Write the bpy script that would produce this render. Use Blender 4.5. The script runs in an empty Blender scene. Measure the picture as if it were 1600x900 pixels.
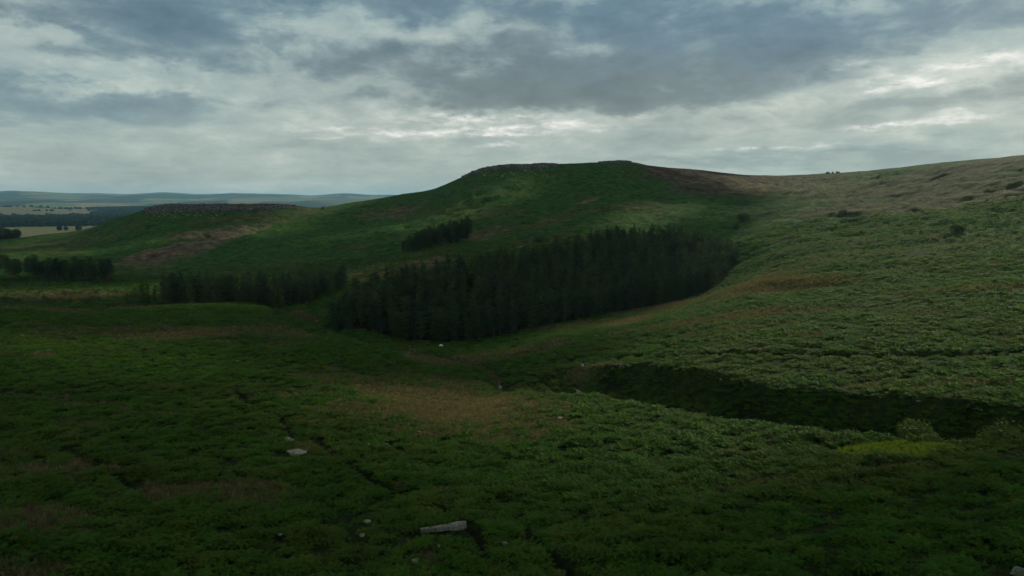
import bpy, bmesh, math, random
import numpy as np
from mathutils import Vector, Matrix, noise as mnoise

random.seed(11); RNG = np.random.RandomState(11)
scn = bpy.context.scene
COL = scn.collection

# ------------------------------------------------------------------ camera
ZC = 100.0                       # height of the camera
F = 1067.0                       # focal length in photo pixels (1600 wide)
PITCH = math.radians(7.37)
cd = bpy.data.cameras.new('camera'); cam = bpy.data.objects.new('camera', cd); COL.objects.link(cam)
cam.location = (0, 0, ZC); cam.rotation_euler = (math.radians(90)-PITCH, 0, 0)
cd.sensor_width = 36; cd.lens = 36*F/1600; cd.clip_start = 0.5; cd.clip_end = 60000
scn.camera = cam

def ray(px, py):
    u = (px-800)/F; v = (py-450)/F
    x = u; y = math.cos(PITCH) - v*math.sin(PITCH); z = -math.sin(PITCH) - v*math.cos(PITCH)
    h = math.hypot(x, y)
    return math.atan2(x, y), z/h           # azimuth from +Y towards +X, tan(elevation)

# ------------------------------------------------------------------ exposure
vs = scn.view_settings
vs.view_transform = 'Standard'; vs.look = 'None'; vs.gamma = 1; vs.use_curve_mapping = False
vs.exposure = 0.0
scn.render.engine = 'CYCLES'
scn.cycles.use_adaptive_sampling = True; scn.cycles.adaptive_threshold = .02
scn.cycles.max_bounces = 5; scn.cycles.diffuse_bounces = 2; scn.cycles.glossy_bounces = 2
scn.cycles.transmission_bounces = 3; scn.cycles.volume_bounces = 0; scn.cycles.transparent_max_bounces = 6

# ------------------------------------------------------------------ sun (weak, through cloud, ahead and to the right)
SUN_AZ = math.radians(44); SUN_EL = math.radians(24)
sd = bpy.data.lights.new('sun', 'SUN'); sun = bpy.data.objects.new('sun', sd); COL.objects.link(sun)
sd.energy = 4.5; sd.angle = math.radians(.4); sd.color = (1, .95, .68)
sdir = Vector((math.sin(SUN_AZ)*math.cos(SUN_EL), math.cos(SUN_AZ)*math.cos(SUN_EL), math.sin(SUN_EL)))
sun.rotation_euler = sdir.to_track_quat('Z', 'Y').to_euler(); sun.location = (0, 0, 400)

# ------------------------------------------------------------------ world: Nishita sky behind a procedural cloud deck
world = bpy.data.worlds.new('World'); scn.world = world; world.use_nodes = True
nt = world.node_tree; nt.nodes.clear()
class G:
    """tiny helper to write node maths"""
    def __init__(s, nt): s.nt = nt
    def n(s, t, **k):
        x = s.nt.nodes.new(t)
        for a, b in k.items(): setattr(x, a, b)
        return x
    def set(s, sock, v):
        if isinstance(v, bpy.types.NodeSocket): s.nt.links.new(v, sock)
        else: sock.default_value = v
    def m(s, op, a, b=0.0, c=0.0, clamp=False):
        x = s.n('ShaderNodeMath', operation=op, use_clamp=clamp)
        s.set(x.inputs[0], a); s.set(x.inputs[1], b); s.set(x.inputs[2], c)
        return x.outputs[0]
    def comb(s, a, b, c):
        x = s.n('ShaderNodeCombineXYZ'); s.set(x.inputs[0], a); s.set(x.inputs[1], b); s.set(x.inputs[2], c); return x.outputs[0]
    def noise(s, vec, scale, detail=6, rough=.55, dist=0.0, lac=2.0):
        x = s.n('ShaderNodeTexNoise'); s.set(x.inputs['Vector'], vec)
        x.inputs['Scale'].default_value = scale; x.inputs['Detail'].default_value = detail
        x.inputs['Roughness'].default_value = rough; x.inputs['Distortion'].default_value = dist
        x.inputs['Lacunarity'].default_value = lac
        return x.outputs['Fac']
    def ramp(s, fac, stops, interp='LINEAR'):
        x = s.n('ShaderNodeValToRGB'); cr = x.color_ramp; cr.interpolation = interp
        while len(cr.elements) < len(stops): cr.elements.new(.5)
        for e, (p, c) in zip(cr.elements, stops):
            e.position = p; e.color = (*c, 1) if len(c) == 3 else c
        s.set(x.inputs[0], fac); return x.outputs[0]
    def mix(s, f, a, b, mode='MIX'):
        x = s.n('ShaderNodeMix', data_type='RGBA', blend_type=mode)
        s.set(x.inputs[0], f)
        for sock, v in ((x.inputs[6], a), (x.inputs[7], b)):
            s.set(sock, (*v, 1) if isinstance(v, tuple) and len(v) == 3 else v)
        return x.outputs[2]
g = G(nt)
tc = g.n('ShaderNodeTexCoord'); sp = g.n('ShaderNodeSeparateXYZ'); nt.links.new(tc.outputs['Generated'], sp.inputs[0])
X, Y, Z = sp.outputs
AZ = g.m('ARCTAN2', X, Y)
EL = g.m('ARCSINE', Z)
zz = g.m('ADD', g.m('MAXIMUM', Z, 0.0), 0.20)
P = g.comb(g.m('DIVIDE', X, zz), g.m('DIVIDE', Y, zz), 0.0)
PS = g.comb(g.m('MULTIPLY', AZ, 3.0), g.m('MULTIPLY', EL, 14.0), 3.7)     # soft horizontal streaks
wob = g.m('SUBTRACT', g.noise(P, 2.4, 8, .6), .5)
wob2 = g.m('SUBTRACT', g.noise(g.comb(g.m('MULTIPLY', AZ, 4.0), g.m('MULTIPLY', EL, 8.0), 9.1), 1.9, 8, .62), .5)
azw = g.m('ADD', AZ, g.m('MULTIPLY', wob2, .34))
elw = g.m('ADD', EL, g.m('MULTIPLY', wob, .10))
elw = g.m('ADD', elw, g.m('MULTIPLY', wob2, .07))
def blob(px, py, wx, wy, amp, tilt=0.0, az=azw, el=elw):
    a0, t0 = ray(px, py); e0 = math.atan(t0)
    da = g.m('SUBTRACT', az, a0); de = g.m('SUBTRACT', el, e0)
    if tilt: de = g.m('SUBTRACT', de, g.m('MULTIPLY', da, tilt))
    qa = g.m('MULTIPLY', da, F/wx); qe = g.m('MULTIPLY', de, F/wy)
    q = g.m('ADD', g.m('MULTIPLY', qa, qa), g.m('MULTIPLY', qe, qe))
    return g.m('MULTIPLY', g.m('EXPONENT', g.m('MULTIPLY', q, -1.0)), amp)
def total(lst):
    t = lst[0]
    for q in lst[1:]: t = g.m('ADD', t, q)
    return t
# dark cloud masses (positive = darker)
dark = total([blob(*b) for b in [
    (960, 125, 290, 50, .62, -.05), (1060, 155, 170, 24, .42, 0), (860, 140, 120, 22, .25, 0), (700, 105, 170, 30, .18, 0),
    (260, 55, 160, 42, .60, .0), (60, 165, 230, 26, .55, 0), (330, 155, 160, 12, .22, 0), (520, 5, 300, 26, .35, 0),
    (1330, 40, 270, 36, .55, .0), (1000, 15, 260, 30, .38, 0), (1290, 92, 170, 13, .20, 0), (1480, 160, 180, 22, .25, .0),
    (1150, 200, 280, 12, .15, 0), (1450, 245, 330, 16, .26, 0), (560, 262, 260, 10, .14, 0), (1100, 250, 260, 11, .20, 0),
    (640, 158, 190, 9, .20, 0), (180, 280, 170, 9, .12, 0), (30, 20, 170, 14, .2, 0)]])
# brighter cloud
pale = total([blob(*b) for b in [
    (150, 120, 190, 22, .30, -.1), (30, 45, 110, 14, .25, 0), (300, 140, 110, 12, .22, 0), (500, 40, 120, 26, .22, 0), (650, 60, 60, 26, .40, 0),
    (800, 196, 480, 20, .40, 0), (330, 205, 300, 18, .16, 0), (1400, 125, 190, 22, .34, .1), (1580, 95, 90, 26, .34, 0),
    (1220, 165, 220, 20, .2, 0), (1430, 200, 240, 9, .22, 0), (900, 60, 80, 14, .2, 0), (250, 250, 400, 22, .10, 0)]])
# small breaks where the bright upper layer shows through
az2 = g.m('ADD', AZ, g.m('MULTIPLY', wob2, .16)); el2 = g.m('ADD', EL, g.m('MULTIPLY', wob2, .06)); el2 = g.m('ADD', el2, g.m('MULTIPLY', wob, .02))
brk = total([blob(*b, 0.0, az2, el2) for b in [
    (740, 186, 90, 5.5, 1.2), (700, 203, 190, 4.6, 1.1), (790, 212, 70, 4, 1.0), (840, 200, 60, 4, .6), (560, 213, 80, 3, .5),
    (1515, 98, 44, 8, 1.2), (1420, 132, 48, 8, 1.2), (1585, 108, 22, 6, .8), (1315, 104, 22, 5, .5), (1375, 120, 24, 6, .5),
    (1385, 197, 46, 4, 1.1), (1500, 190, 26, 4.5, .8), (1470, 184, 12, 4, .7), (1205, 231, 80, 2.6, .8), (1000, 182, 40, 2.5, .5),
    (930, 208, 40, 3, .5), (780, 230, 26, 3, .6)]])
brkn = g.m('MULTIPLY', brk, g.m('MAXIMUM', g.m('MULTIPLY', g.m('SUBTRACT', g.noise(g.comb(g.m('MULTIPLY', AZ, 9.0), g.m('MULTIPLY', EL, 34.0), 2.2), 2.2, 6, .68), .40), 5.0), 0.0))
# general cloud texture: lumpy deck overhead, thinner strata towards the horizon
def sstep(v, lo, hi):
    x = g.n('ShaderNodeMapRange', interpolation_type='SMOOTHSTEP'); g.set(x.inputs[0], v); x.inputs[1].default_value = lo; x.inputs[2].default_value = hi; return x.outputs[0]
PB = g.comb(g.m('MULTIPLY', AZ, 5.0), g.m('MULTIPLY', EL, 11.0), 5.3)
low = sstep(EL, .17, .02)
nA = g.m('SUBTRACT', g.noise(PB, 2.0, 7, .60, .25), .5)          # big lumps
nB = g.m('SUBTRACT', g.noise(g.comb(g.m('MULTIPLY', AZ, 5.0), g.m('MULTIPLY', EL, 10.0), 8.8), 3.6, 6, .64, .4), .5)   # ragged detail
nS = g.m('SUBTRACT', g.noise(PS, 2.4, 7, .62, .3), .5)             # strata
upw = g.m('SUBTRACT', 1.0, low)
fieldn_ = g.m('ADD', g.m('ADD', g.m('MULTIPLY', dark, 1.15), g.m('MULTIPLY', pale, -.75)), g.m('ADD', g.m('MULTIPLY', nA, g.m('MULTIPLY_ADD', upw, 1.6, .6)), g.m('MULTIPLY', nB, .62)))
body = sstep(fieldn_, -.05, .58)
inner = sstep(fieldn_, .45, 1.15)
up = g.m('MULTIPLY', sstep(EL, .33, .75), .12)
bri = g.m('SUBTRACT', .66, g.m('MULTIPLY', body, .40)); bri = g.m('SUBTRACT', bri, g.m('MULTIPLY', inner, .16))
bri = g.m('ADD', bri, g.m('ADD', g.m('MULTIPLY', nS, g.m('MULTIPLY_ADD', low, .80, .25)), g.m('MULTIPLY', nB, .62)))
bri = g.m('ADD', bri, g.m('ADD', g.m('MULTIPLY', pale, .26), g.m('MULTIPLY', low, .02)))
bri = g.m('ADD', bri, up, clamp=True)
clb = g.ramp(bri, [(0.0, (.085, .170, .235)), (.25, (.135, .240, .315)), (.5, (.230, .355, .400)), (.75, (.39, .51, .50)), (1.0, (.66, .74, .68))])
clg = g.ramp(bri, [(0.0, (.115, .155, .170)), (.25, (.165, .220, .235)), (.5, (.275, .340, .345)), (.75, (.43, .50, .475)), (1.0, (.74, .76, .70))])
blue = g.m('MINIMUM', total([blob(*b) for b in [(60, 165, 300, 50, 1, 0), (260, 50, 250, 60, .8, 0), (1330, 40, 420, 70, 1, 0), (560, 10, 300, 40, .6, 0), (1400, 240, 500, 30, .7, 0), (1000, 0, 300, 30, .5, 0)]]), 1.0)
cl = g.mix(g.m('MULTIPLY', blue, .8), clg, clb)
# blue-grey band low on the right, greener paler air low on the left
hor = g.m('EXPONENT', g.m('MULTIPLY', g.m('MULTIPLY', EL, EL), -60.0))
cl = g.mix(g.m('MULTIPLY', hor, .42), cl, (.46, .53, .44))
cl = g.mix(g.m('MULTIPLY', brkn, 1.0, clamp=True), cl, (.92, .90, .86))
sky = g.n('ShaderNodeTexSky', sky_type='NISHITA', sun_disc=False)
sky.sun_elevation = SUN_EL; sky.sun_rotation = SUN_AZ; sky.altitude = 350; sky.air_density = 1.2; sky.dust_density = 2.0
SK = 0.10
clS = g.n('ShaderNodeVectorMath', operation='SCALE'); nt.links.new(cl, clS.inputs[0]); back = g.m('MULTIPLY', sstep(g.m('MULTIPLY', Y, -1.0), -.1, .7), g.m('SUBTRACT', 1.0, sstep(EL, .6, 1.2)))     # the brighter half of the sky is behind the camera
lvl = g.m('ADD', g.m('MULTIPLY_ADD', sstep(EL, .35, 1.0), -.50, 1.0), g.m('MULTIPLY', back, .70))
g.set(clS.inputs['Scale'], g.m('MULTIPLY', lvl, 1/SK))
mixc = g.mix(.97, sky.outputs[0], clS.outputs[0])
bg = g.n('ShaderNodeBackground'); nt.links.new(mixc, bg.inputs[0]); bg.inputs[1].default_value = SK
out = g.n('ShaderNodeOutputWorld'); nt.links.new(bg.outputs[0], out.inputs[0])
world.cycles.sampling_method = 'MANUAL'; world.cycles.sample_map_resolution = 1024

# ------------------------------------------------------------------ helpers
def tag(o, label=None, cat=None, group=None, kind=None):
    if label: o['label'] = label
    if cat: o['category'] = cat
    if group: o['group'] = group
    if kind: o['kind'] = kind
    return o
def link(name, me, parent=None, mat=None):
    o = bpy.data.objects.new(name, me); COL.objects.link(o)
    if parent is not None: o.parent = parent
    if mat is not None and not me.materials: me.materials.append(mat)
    return o
def mesh_np(name, V, Fc, smooth=True):
    """V (n,3), Fc (m,k) all of one size"""
    V = np.asarray(V, np.float32); Fc = np.asarray(Fc, np.int32)
    me = bpy.data.meshes.new(name); k = Fc.shape[1]
    me.vertices.add(len(V)); me.vertices.foreach_set('co', V.ravel())
    me.loops.add(Fc.size); me.loops.foreach_set('vertex_index', Fc.ravel())
    me.polygons.add(len(Fc)); me.polygons.foreach_set('loop_start', np.arange(0, Fc.size, k, dtype=np.int32))
    me.update(calc_edges=True)
    me.polygons.foreach_set('use_smooth', np.full(len(Fc), smooth)); me.update()
    return me
_PT = np.random.RandomState(77).permutation(4096).astype(np.int32)
_GX = np.cos(np.arange(4096)*(2*np.pi/4096)).astype(np.float32); _GY = np.sin(np.arange(4096)*(2*np.pi/4096)).astype(np.float32)
def perlin(x, y, s=0):
    x = np.asarray(x, np.float64); y = np.asarray(y, np.float64)
    ix = np.floor(x); iy = np.floor(y); fx = (x-ix).astype(np.float32); fy = (y-iy).astype(np.float32)
    ix = ix.astype(np.int32)+s*37; iy = iy.astype(np.int32)+s*11
    u = fx*fx*fx*(fx*(fx*6-15)+10); v = fy*fy*fy*(fy*(fy*6-15)+10)
    px0 = _PT[ix & 4095]; px1 = _PT[(ix+1) & 4095]; y0_ = iy; y1_ = iy+1
    def gr(dx, dy):
        k = _PT[((px1 if dx else px0)+(y1_ if dy else y0_)) & 4095]
        return _GX[k]*(fx-dx)+_GY[k]*(fy-dy)
    a = gr(0, 0)*(1-u)+gr(1, 0)*u; b = gr(0, 1)*(1-u)+gr(1, 1)*u
    return (a*(1-v)+b*v)*1.45
def fbm(x, y, wl, oct=4, s=0, gain=.5):
    r = 0; a = 1; t = 0
    for i in range(oct):
        r = r + a*perlin(x/wl*2**i+17.3*i, y/wl*2**i-9.1*i, s+i*7); t += a; a *= gain
    return r/t
def sst(x, a, b):
    t = np.clip((x-a)/(b-a), 0, 1); return t*t*(3-2*t)

# ------------------------------------------------------------------ terrain: measured points (px, py, distance) -> heights
CREST = [(-700, 392, 1000), (-300, 385, 980), (0, 375, 940), (60, 368, 900), (125, 360, 850), (150, 354, 820), (175, 343, 790), (200, 337, 760),
         (225, 328, 735), (240, 322, 725), (300, 320, 720), (350, 319.5, 725), (400, 320, 730), (440, 320, 745), (470, 322, 760), (495, 325, 775),
         (540, 318, 800), (580, 312, 800), (620, 305, 800), (640, 302, 800), (660, 299, 795), (690, 291, 785), (710, 282, 775), (730, 273, 762), (745, 266, 755),
         (770, 261, 750), (800, 258, 750), (850, 256, 755), (900, 255, 765), (940, 253, 770), (975, 252, 772), (990, 253, 775), (1010, 258, 790),
         (1050, 262, 830), (1100, 266, 870), (1150, 272, 900), (1200, 274, 920), (1250, 273, 915), (1290, 271, 900), (1350, 267, 860),
         (1400, 262, 820), (1450, 256, 780), (1500, 251, 740), (1550, 247, 700), (1600, 242, 670), (1700, 232, 640), (1900, 215, 600), (2400, 190, 560)]
CTRL = []
for px in (-500, -250, 0, 200, 400, 600, 800, 1000, 1200, 1400, 1600, 1850, 2100):
    CTRL += [(px, 900, 45), (px, 800, 58.5)]
CTRL += [(px, 700, 85) for px in (-250, 0, 200, 400, 600, 800, 1000)]
CTRL += [(px, 600, 136) for px in (-250, 0, 200, 400, 560)]
CTRL += [(px, 550, 183) for px in (-250, 0, 200, 400)] + [(520, 548, 180)]
CTRL += [(px, 500, 258) for px in (-250, 0, 200)] + [(380, 500, 250)]
CTRL += [(px, 482, 305) for px in (-250, 0, 200)] + [(400, 483, 295)]
CTRL += [(-250, 462, 370), (0, 462, 370), (150, 462, 370), (-250, 440, 440), (0, 441, 440), (150, 441, 435), (200, 430, 470), (300, 452, 380), (400, 450, 380), (500, 460, 350),
         (300, 425, 480), (430, 425, 440), (-250, 400, 640), (0, 402, 600), (100, 400, 600), (100, 380, 720), (0, 388, 740), (170, 370, 700), (250, 400, 560), (250, 375, 620), (350, 390, 570), (350, 370, 620), (350, 345, 680),
         (250, 350, 680), (450, 350, 670), (450, 380, 570), (550, 400, 480), (550, 360, 600), (550, 333, 710), (600, 425, 395), (700, 405, 400), (690, 385, 452), (640, 345, 620), (740, 385, 470),
         (640, 320, 710), (700, 320, 660), (700, 345, 580), (850, 350, 520), (850, 300, 650), (850, 278, 705), (780, 290, 670), (1000, 350, 500), (1000, 310, 610), (1000, 278, 700),
         (1100, 330, 560), (1100, 290, 720), (1200, 350, 480), (1200, 310, 640), (1300, 350, 450), (1300, 310, 600), (1400, 340, 450), (1400, 295, 640), (1500, 330, 440), (1500, 280, 600),
         (1600, 400, 300), (1600, 330, 420), (1600, 285, 520), (1850, 400, 270), (1850, 320, 380)]
# forest floor
CTRL += [(530, 512, 270), (620, 528, 262), (700, 537, 255), (780, 525, 258), (850, 510, 265), (930, 494, 280), (1020, 478, 298), (1100, 457, 322),
         (1150, 412, 388), (1080, 392, 425), (1000, 388, 422), (920, 400, 398), (850, 417, 370), (760, 430, 345), (700, 441, 330), (620, 462, 305), (480, 478, 325), (560, 470, 300)]
# valley and near edge
CTRL += [(560, 575, 158), (640, 590, 152), (540, 533, 212), (600, 548, 205), (640, 552, 208), (690, 548, 226), (720, 565, 190), (760, 567, 184), (790, 600, 150), (700, 620, 128), (830, 560, 185), (860, 530, 215), (950, 520, 212)]
# bench on the right
CTRL += [(850, 650, 102), (850, 622, 118), (870, 585, 150), (1000, 640, 105), (1000, 568, 148), (1000, 530, 190), (1000, 500, 240), (1200, 667, 91), (1200, 605, 121), (1200, 560, 142), (1200, 520, 172), (1200, 480, 215), (1200, 430, 300),
         (1150, 450, 275), (1200, 390, 380), (1400, 690, 84), (1400, 615, 117), (1400, 550, 146), (1400, 480, 202), (1400, 420, 280), (1400, 380, 345), (1600, 700, 80), (1600, 635, 104), (1600, 550, 142), (1600, 480, 192), (1600, 440, 235),
         (1850, 710, 77), (1850, 640, 100), (1850, 550, 138), (1850, 480, 182)]
def c2(c):
    a, t = ray(c[0], c[1]); return a, math.log(c[2]), c[2]*t
pts = np.array([c2(c) for c in CTRL] + [c2(c) for c in CREST] + [(a, math.log(rr), -24.0 - (0.04*rr)) for a in (-.8, -.4, 0, .4, .8) for rr in (6, 14, 28)])
KA = 2.6
A = np.stack([pts[:, 0]*KA, pts[:, 1]], 1)
def tps(d2): return .5*d2*np.log(d2+1e-12)
n = len(A); D2 = ((A[:, None]-A[None])**2).sum(2)
M = np.zeros((n+3, n+3)); M[:n, :n] = tps(D2)+np.eye(n)*0.0006; M[:n, n] = 1; M[:n, n+1:] = A; M[n, :n] = 1; M[n+1:, :n] = A.T
W = np.linalg.solve(M, np.concatenate([pts[:, 2], np.zeros(3)]))
def rbf(a, l):
    q = np.stack([a*KA, l], -1).reshape(-1, 2); o = np.empty(len(q))
    for i in range(0, len(q), 40000):
        b = q[i:i+40000]; d = ((b[:, None]-A[None])**2).sum(2)
        o[i:i+40000] = tps(d)@W[:n]+W[n]+b@W[n+1:]
    return o.reshape(a.shape)
QA = np.linspace(-.80, .80, 420); QL = np.linspace(math.log(6), math.log(1010), 420)
QZ = rbf(*np.meshgrid(QA, QL, indexing='ij'))
def rbf_fast(a, l):
    ia = np.clip((a-QA[0])/(QA[1]-QA[0]), 0, 418.999); il = np.clip((l-QL[0])/(QL[1]-QL[0]), 0, 418.999)
    i = ia.astype(int); j = il.astype(int); fi = ia-i; fj = il-j
    return QZ[i, j]*(1-fi)*(1-fj)+QZ[i+1, j]*fi*(1-fj)+QZ[i, j+1]*(1-fi)*fj+QZ[i+1, j+1]*fi*fj
cr = np.array([c2(c) for c in CREST]); cra = cr[:, 0]; crr = np.exp(cr[:, 1]); crz = cr[:, 2]
# gully edges
GN = np.array([(ray(px, py)[0], r) for px, py, r in [(790, 600, 141), (850, 612, 122), (900, 618, 117), (1000, 637, 106), (1100, 655, 97), (1200, 666, 91), (1300, 678, 88), (1400, 689, 85), (1500, 694, 83), (1600, 700, 80), (1900, 710, 77)]])
GF = np.array([(ray(px, py)[0], r) for px, py, r in [(790, 600, 158), (850, 572, 158), (900, 570, 155), (1000, 568, 149), (1100, 582, 134), (1200, 604, 121), (1300, 610, 118), (1400, 614, 116), (1500, 624, 110), (1600, 634, 104), (1900, 645, 99)]])
GD = np.array([(ray(px, 600)[0], d) for px, d in [(780, 0.5), (850, 3.5), (900, 6.0), (1000, 8.5), (1200, 9.5), (1400, 10), (1600, 10), (1900, 10)]])

def terrain(a, r):
    """height relative to the camera for azimuth a and distance r (arrays)"""
    ac = np.clip(a, -.80, .80)
    l = np.log(r)
    Rc = np.interp(ac, cra, crr); Zc_ = np.interp(ac, cra, crz)
    z = rbf_fast(ac, np.minimum(l, np.log(Rc)))
    over = np.maximum(r-Rc, 0)
    z = np.where(r > Rc, z-0.13*over*sst(over, 0, 40), z)
    x = r*np.sin(a); y = r*np.cos(a)
    # small scale relief
    fade = np.clip(r/120, .25, 1)
    nearcrest = 1-.85*np.exp(-((r-Rc)/45.0)**2)
    z = z+fbm(x, y, 46, 3, 3)*1.0*fade*nearcrest*sst(r, 60, 220)
    z = z+fbm(x+3, y*1.3, 15, 3, 21)*.62*fade*nearcrest
    rid = 1-np.abs(fbm(x, y, 60, 3, 55))*2.2
    z = z+np.clip(rid, 0, 1)**2*1.6*sst(r, 330, 450)*nearcrest
    # rough folds on the upper slopes
    z = z+fbm(x, y, 28, 4, 61)*2.8*sst(r, 350, 500)*nearcrest
    rs_ = sst(a, .18, .30)*sst(r, 330, 420)*(1-sst(r, 620, 760))*nearcrest
    z = z+rs_*(fbm(x+y*.4, y, 44, 3, 91)*2.6+fbm(x, y, 16, 3, 95)*.8)
    z = z+fbm(x-y*.5, (y+x*.5)*2.2, 70, 3, 97)*2.6*sst(a, .25, .4)*sst(r, 180, 260)*(1-sst(r, 450, 560))
    z = z+fbm(x, y, 9, 3, 63)*1.0*sst(r, 300, 420)*nearcrest
    # gully of the brook
    rn = np.interp(a, GN[:, 0], GN[:, 1]); rf = np.interp(a, GF[:, 0], GF[:, 1]); gd = np.interp(a, GD[:, 0], GD[:, 1], left=0)
    wv = fbm(x, y, 22, 3, 77)
    s = (r-rn-wv*1.2)/(rf-rn)+0.0
    s = s+sst(s, .5, .9)*wv*.10
    shp = np.where(s < .42, sst(s, 0, .42), 1-np.clip((s-.42)/.58, 0, 1)**2.0); shp = np.where((s < 0) | (s > 1), 0, shp)
    gfade = sst(np.interp(a, GD[:, 0], GD[:, 1], left=0), 0, .6)
    z = z-gd*shp*gfade*(1+.12*wv)
    # upper brook, a narrow cut
    for line, dep, wd in CUTS:
        z = z-dep*np.exp(-(pdist(x, y, line)/wd)**2)
    # far country
    rid1 = np.exp(-((l-np.log(13500))/.30)**2)*(190+60*fbm(a*900, l*40+0*a, 90, 4, 5)+10*np.sin(a*9+1.0))
    rid2 = np.exp(-((l-np.log(8200))/.17)**2)*(64+60*fbm(a*900, l*60, 150, 3, 15)+40*sst(a, -.42, -.22))
    rid3 = np.exp(-((l-np.log(5000))/.16)**2)*(24+44*fbm(a*900, l*60, 170, 3, 25))
    rid4 = np.exp(-((l-np.log(3100))/.13)**2)*(7+14*fbm(a*900, l*60, 140, 3, 35))
    zf = -81+np.maximum(np.maximum(rid1, rid2), np.maximum(rid3, rid4))+fbm(x, y, 900, 3, 45)*5*sst(r, 1500, 3500)
    z = np.where(r > 950, np.maximum(z, zf), z)
    return z
def pdist(x, y, line):
    d = np.full(np.shape(x), 1e9); x = np.asarray(x); y = np.asarray(y)
    if x.size > 5000:
        lx = [p[0] for p in line]; ly = [p[1] for p in line]; k = (x > min(lx)-15) & (x < max(lx)+15) & (y > min(ly)-15) & (y < max(ly)+15)
        d[k] = _pd(x[k], y[k], line); return d
    return _pd(x, y, line)
def _pd(x, y, line):
    d = np.full(np.shape(x), 1e9)
    for (x0, y0), (x1, y1) in zip(line[:-1], line[1:]):
        vx, vy = x1-x0, y1-y0; t = np.clip(((x-x0)*vx+(y-y0)*vy)/(vx*vx+vy*vy), 0, 1)
        d = np.minimum(d, np.hypot(x-x0-t*vx, y-y0-t*vy))
    return d
def wp(px, py, r):
    a, t = ray(px, py); return (r*math.sin(a), r*math.cos(a))
CUTS = [([wp(792, 612, 140), wp(780, 590, 160), wp(765, 572, 180), wp(735, 565, 190), wp(690, 556, 208), wp(650, 552, 212), wp(610, 540, 228), wp(560, 525, 250), wp(500, 505, 275), wp(465, 490, 295), wp(440, 478, 320)], 2.1, 2.8),
        ([wp(1900, 530, 152), wp(1600, 545, 143), wp(1500, 550, 142), wp(1350, 555, 143), wp(1150, 556, 148), wp(1000, 552, 160), wp(900, 552, 168)], 1.5, 1.5),
        ([wp(365, 605, 132), wp(378, 622, 122), wp(400, 640, 113), wp(440, 655, 105), wp(455, 690, 90)], .7, .9),
        ([wp(500, 690, 88), wp(525, 718, 80), wp(560, 740, 74), wp(600, 765, 67.5), wp(650, 785, 62.5)], .6, .8),
        ([wp(425, 478, 318), wp(470, 505, 262), wp(540, 540, 205), wp(630, 572, 172)], 1.1, 1.8),
        ([wp(690, 795, 60), wp(745, 835, 53), wp(760, 870, 48)], .4, .6), ([wp(820, 835, 53.5), wp(880, 880, 47), wp(920, 920, 43)], .4, .6),
        ([wp(70, 690, 90), wp(150, 735, 76), wp(200, 765, 68), wp(240, 790, 61)], .45, .7), ([wp(600, 690, 88), wp(640, 708, 83), wp(700, 715, 81)], .35, .6)]
NA, NR1, NR2 = 940, 900, 300
fa = np.linspace(-.76, .76, NA)
ext = np.linspace(.76, 2*np.pi-.76, 62)[1:-1]
AZS = np.concatenate([fa, ext]); AZW = len(AZS)
l1 = np.linspace(math.log(6), math.log(1300), NR1); l2 = np.linspace(math.log(1300), math.log(19000), NR2+1)[1:]
LRS = np.concatenate([l1, l2])
aa, ll = np.meshgrid(AZS, LRS, indexing='ij')
aw = np.where(aa > np.pi, aa-2*np.pi, aa)
# behind the camera the two flanks run smoothly into one another
R = np.exp(ll)
Zg = np.empty_like(R)
Zg[:NA] = terrain(aw[:NA], R[:NA])
zl, zr = Zg[0], Zg[NA-1]
for i in range(NA, AZW):
    f = (AZS[i]-.76)/(2*np.pi-1.52); f = f*f*(3-2*f)
    Zg[i] = zr*(1-f)+zl*f+fbm(R[i]*np.sin(AZS[i]), R[i]*np.cos(AZS[i]), 60, 2, 9)*sst(R[i], 60, 400)*2
XG = R*np.sin(aa); YG = R*np.cos(aa)
def hgt(x, y):
    """world height of the ground under (x, y); arrays, in front of the camera"""
    a = np.arctan2(x, y); l = np.log(np.hypot(x, y))
    ia = np.clip((a-fa[0])/(fa[1]-fa[0]), 0, NA-1.001); il = np.interp(l, LRS, np.arange(len(LRS))); il = np.clip(il, 0, len(LRS)-1.001)
    i0 = ia.astype(int); j0 = il.astype(int); fi = ia-i0; fj = il-j0
    return ZC+(Zg[i0, j0]*(1-fi)*(1-fj)+Zg[i0+1, j0]*fi*(1-fj)+Zg[i0, j0+1]*(1-fi)*fj+Zg[i0+1, j0+1]*fi*fj)
RT = np.exp(np.linspace(math.log(20), math.log(16000), 6000))
def locate(px, py):
    """where the line of sight through a photo pixel meets the ground"""
    a, t = ray(px, py)
    h = hgt(RT*math.sin(a), RT*math.cos(a))-ZC
    w = np.nonzero(h >= RT*t)[0]
    r = RT[w[0]] if len(w) else RT[-1]
    x, y = r*math.sin(a), r*math.cos(a)
    return x, y, float(hgt(np.array([x]), np.array([y]))[0]), r
def visible(x, y, z, tol=1.0):
    """is the point seen from the camera, over the ground"""
    r = math.hypot(x, y); a = math.atan2(x, y); t = (z-ZC)/r
    q = np.linspace(.03, .985, 160)*r
    return bool(np.all(hgt(q*math.sin(a), q*math.cos(a))-ZC < q*t+tol))

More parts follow.
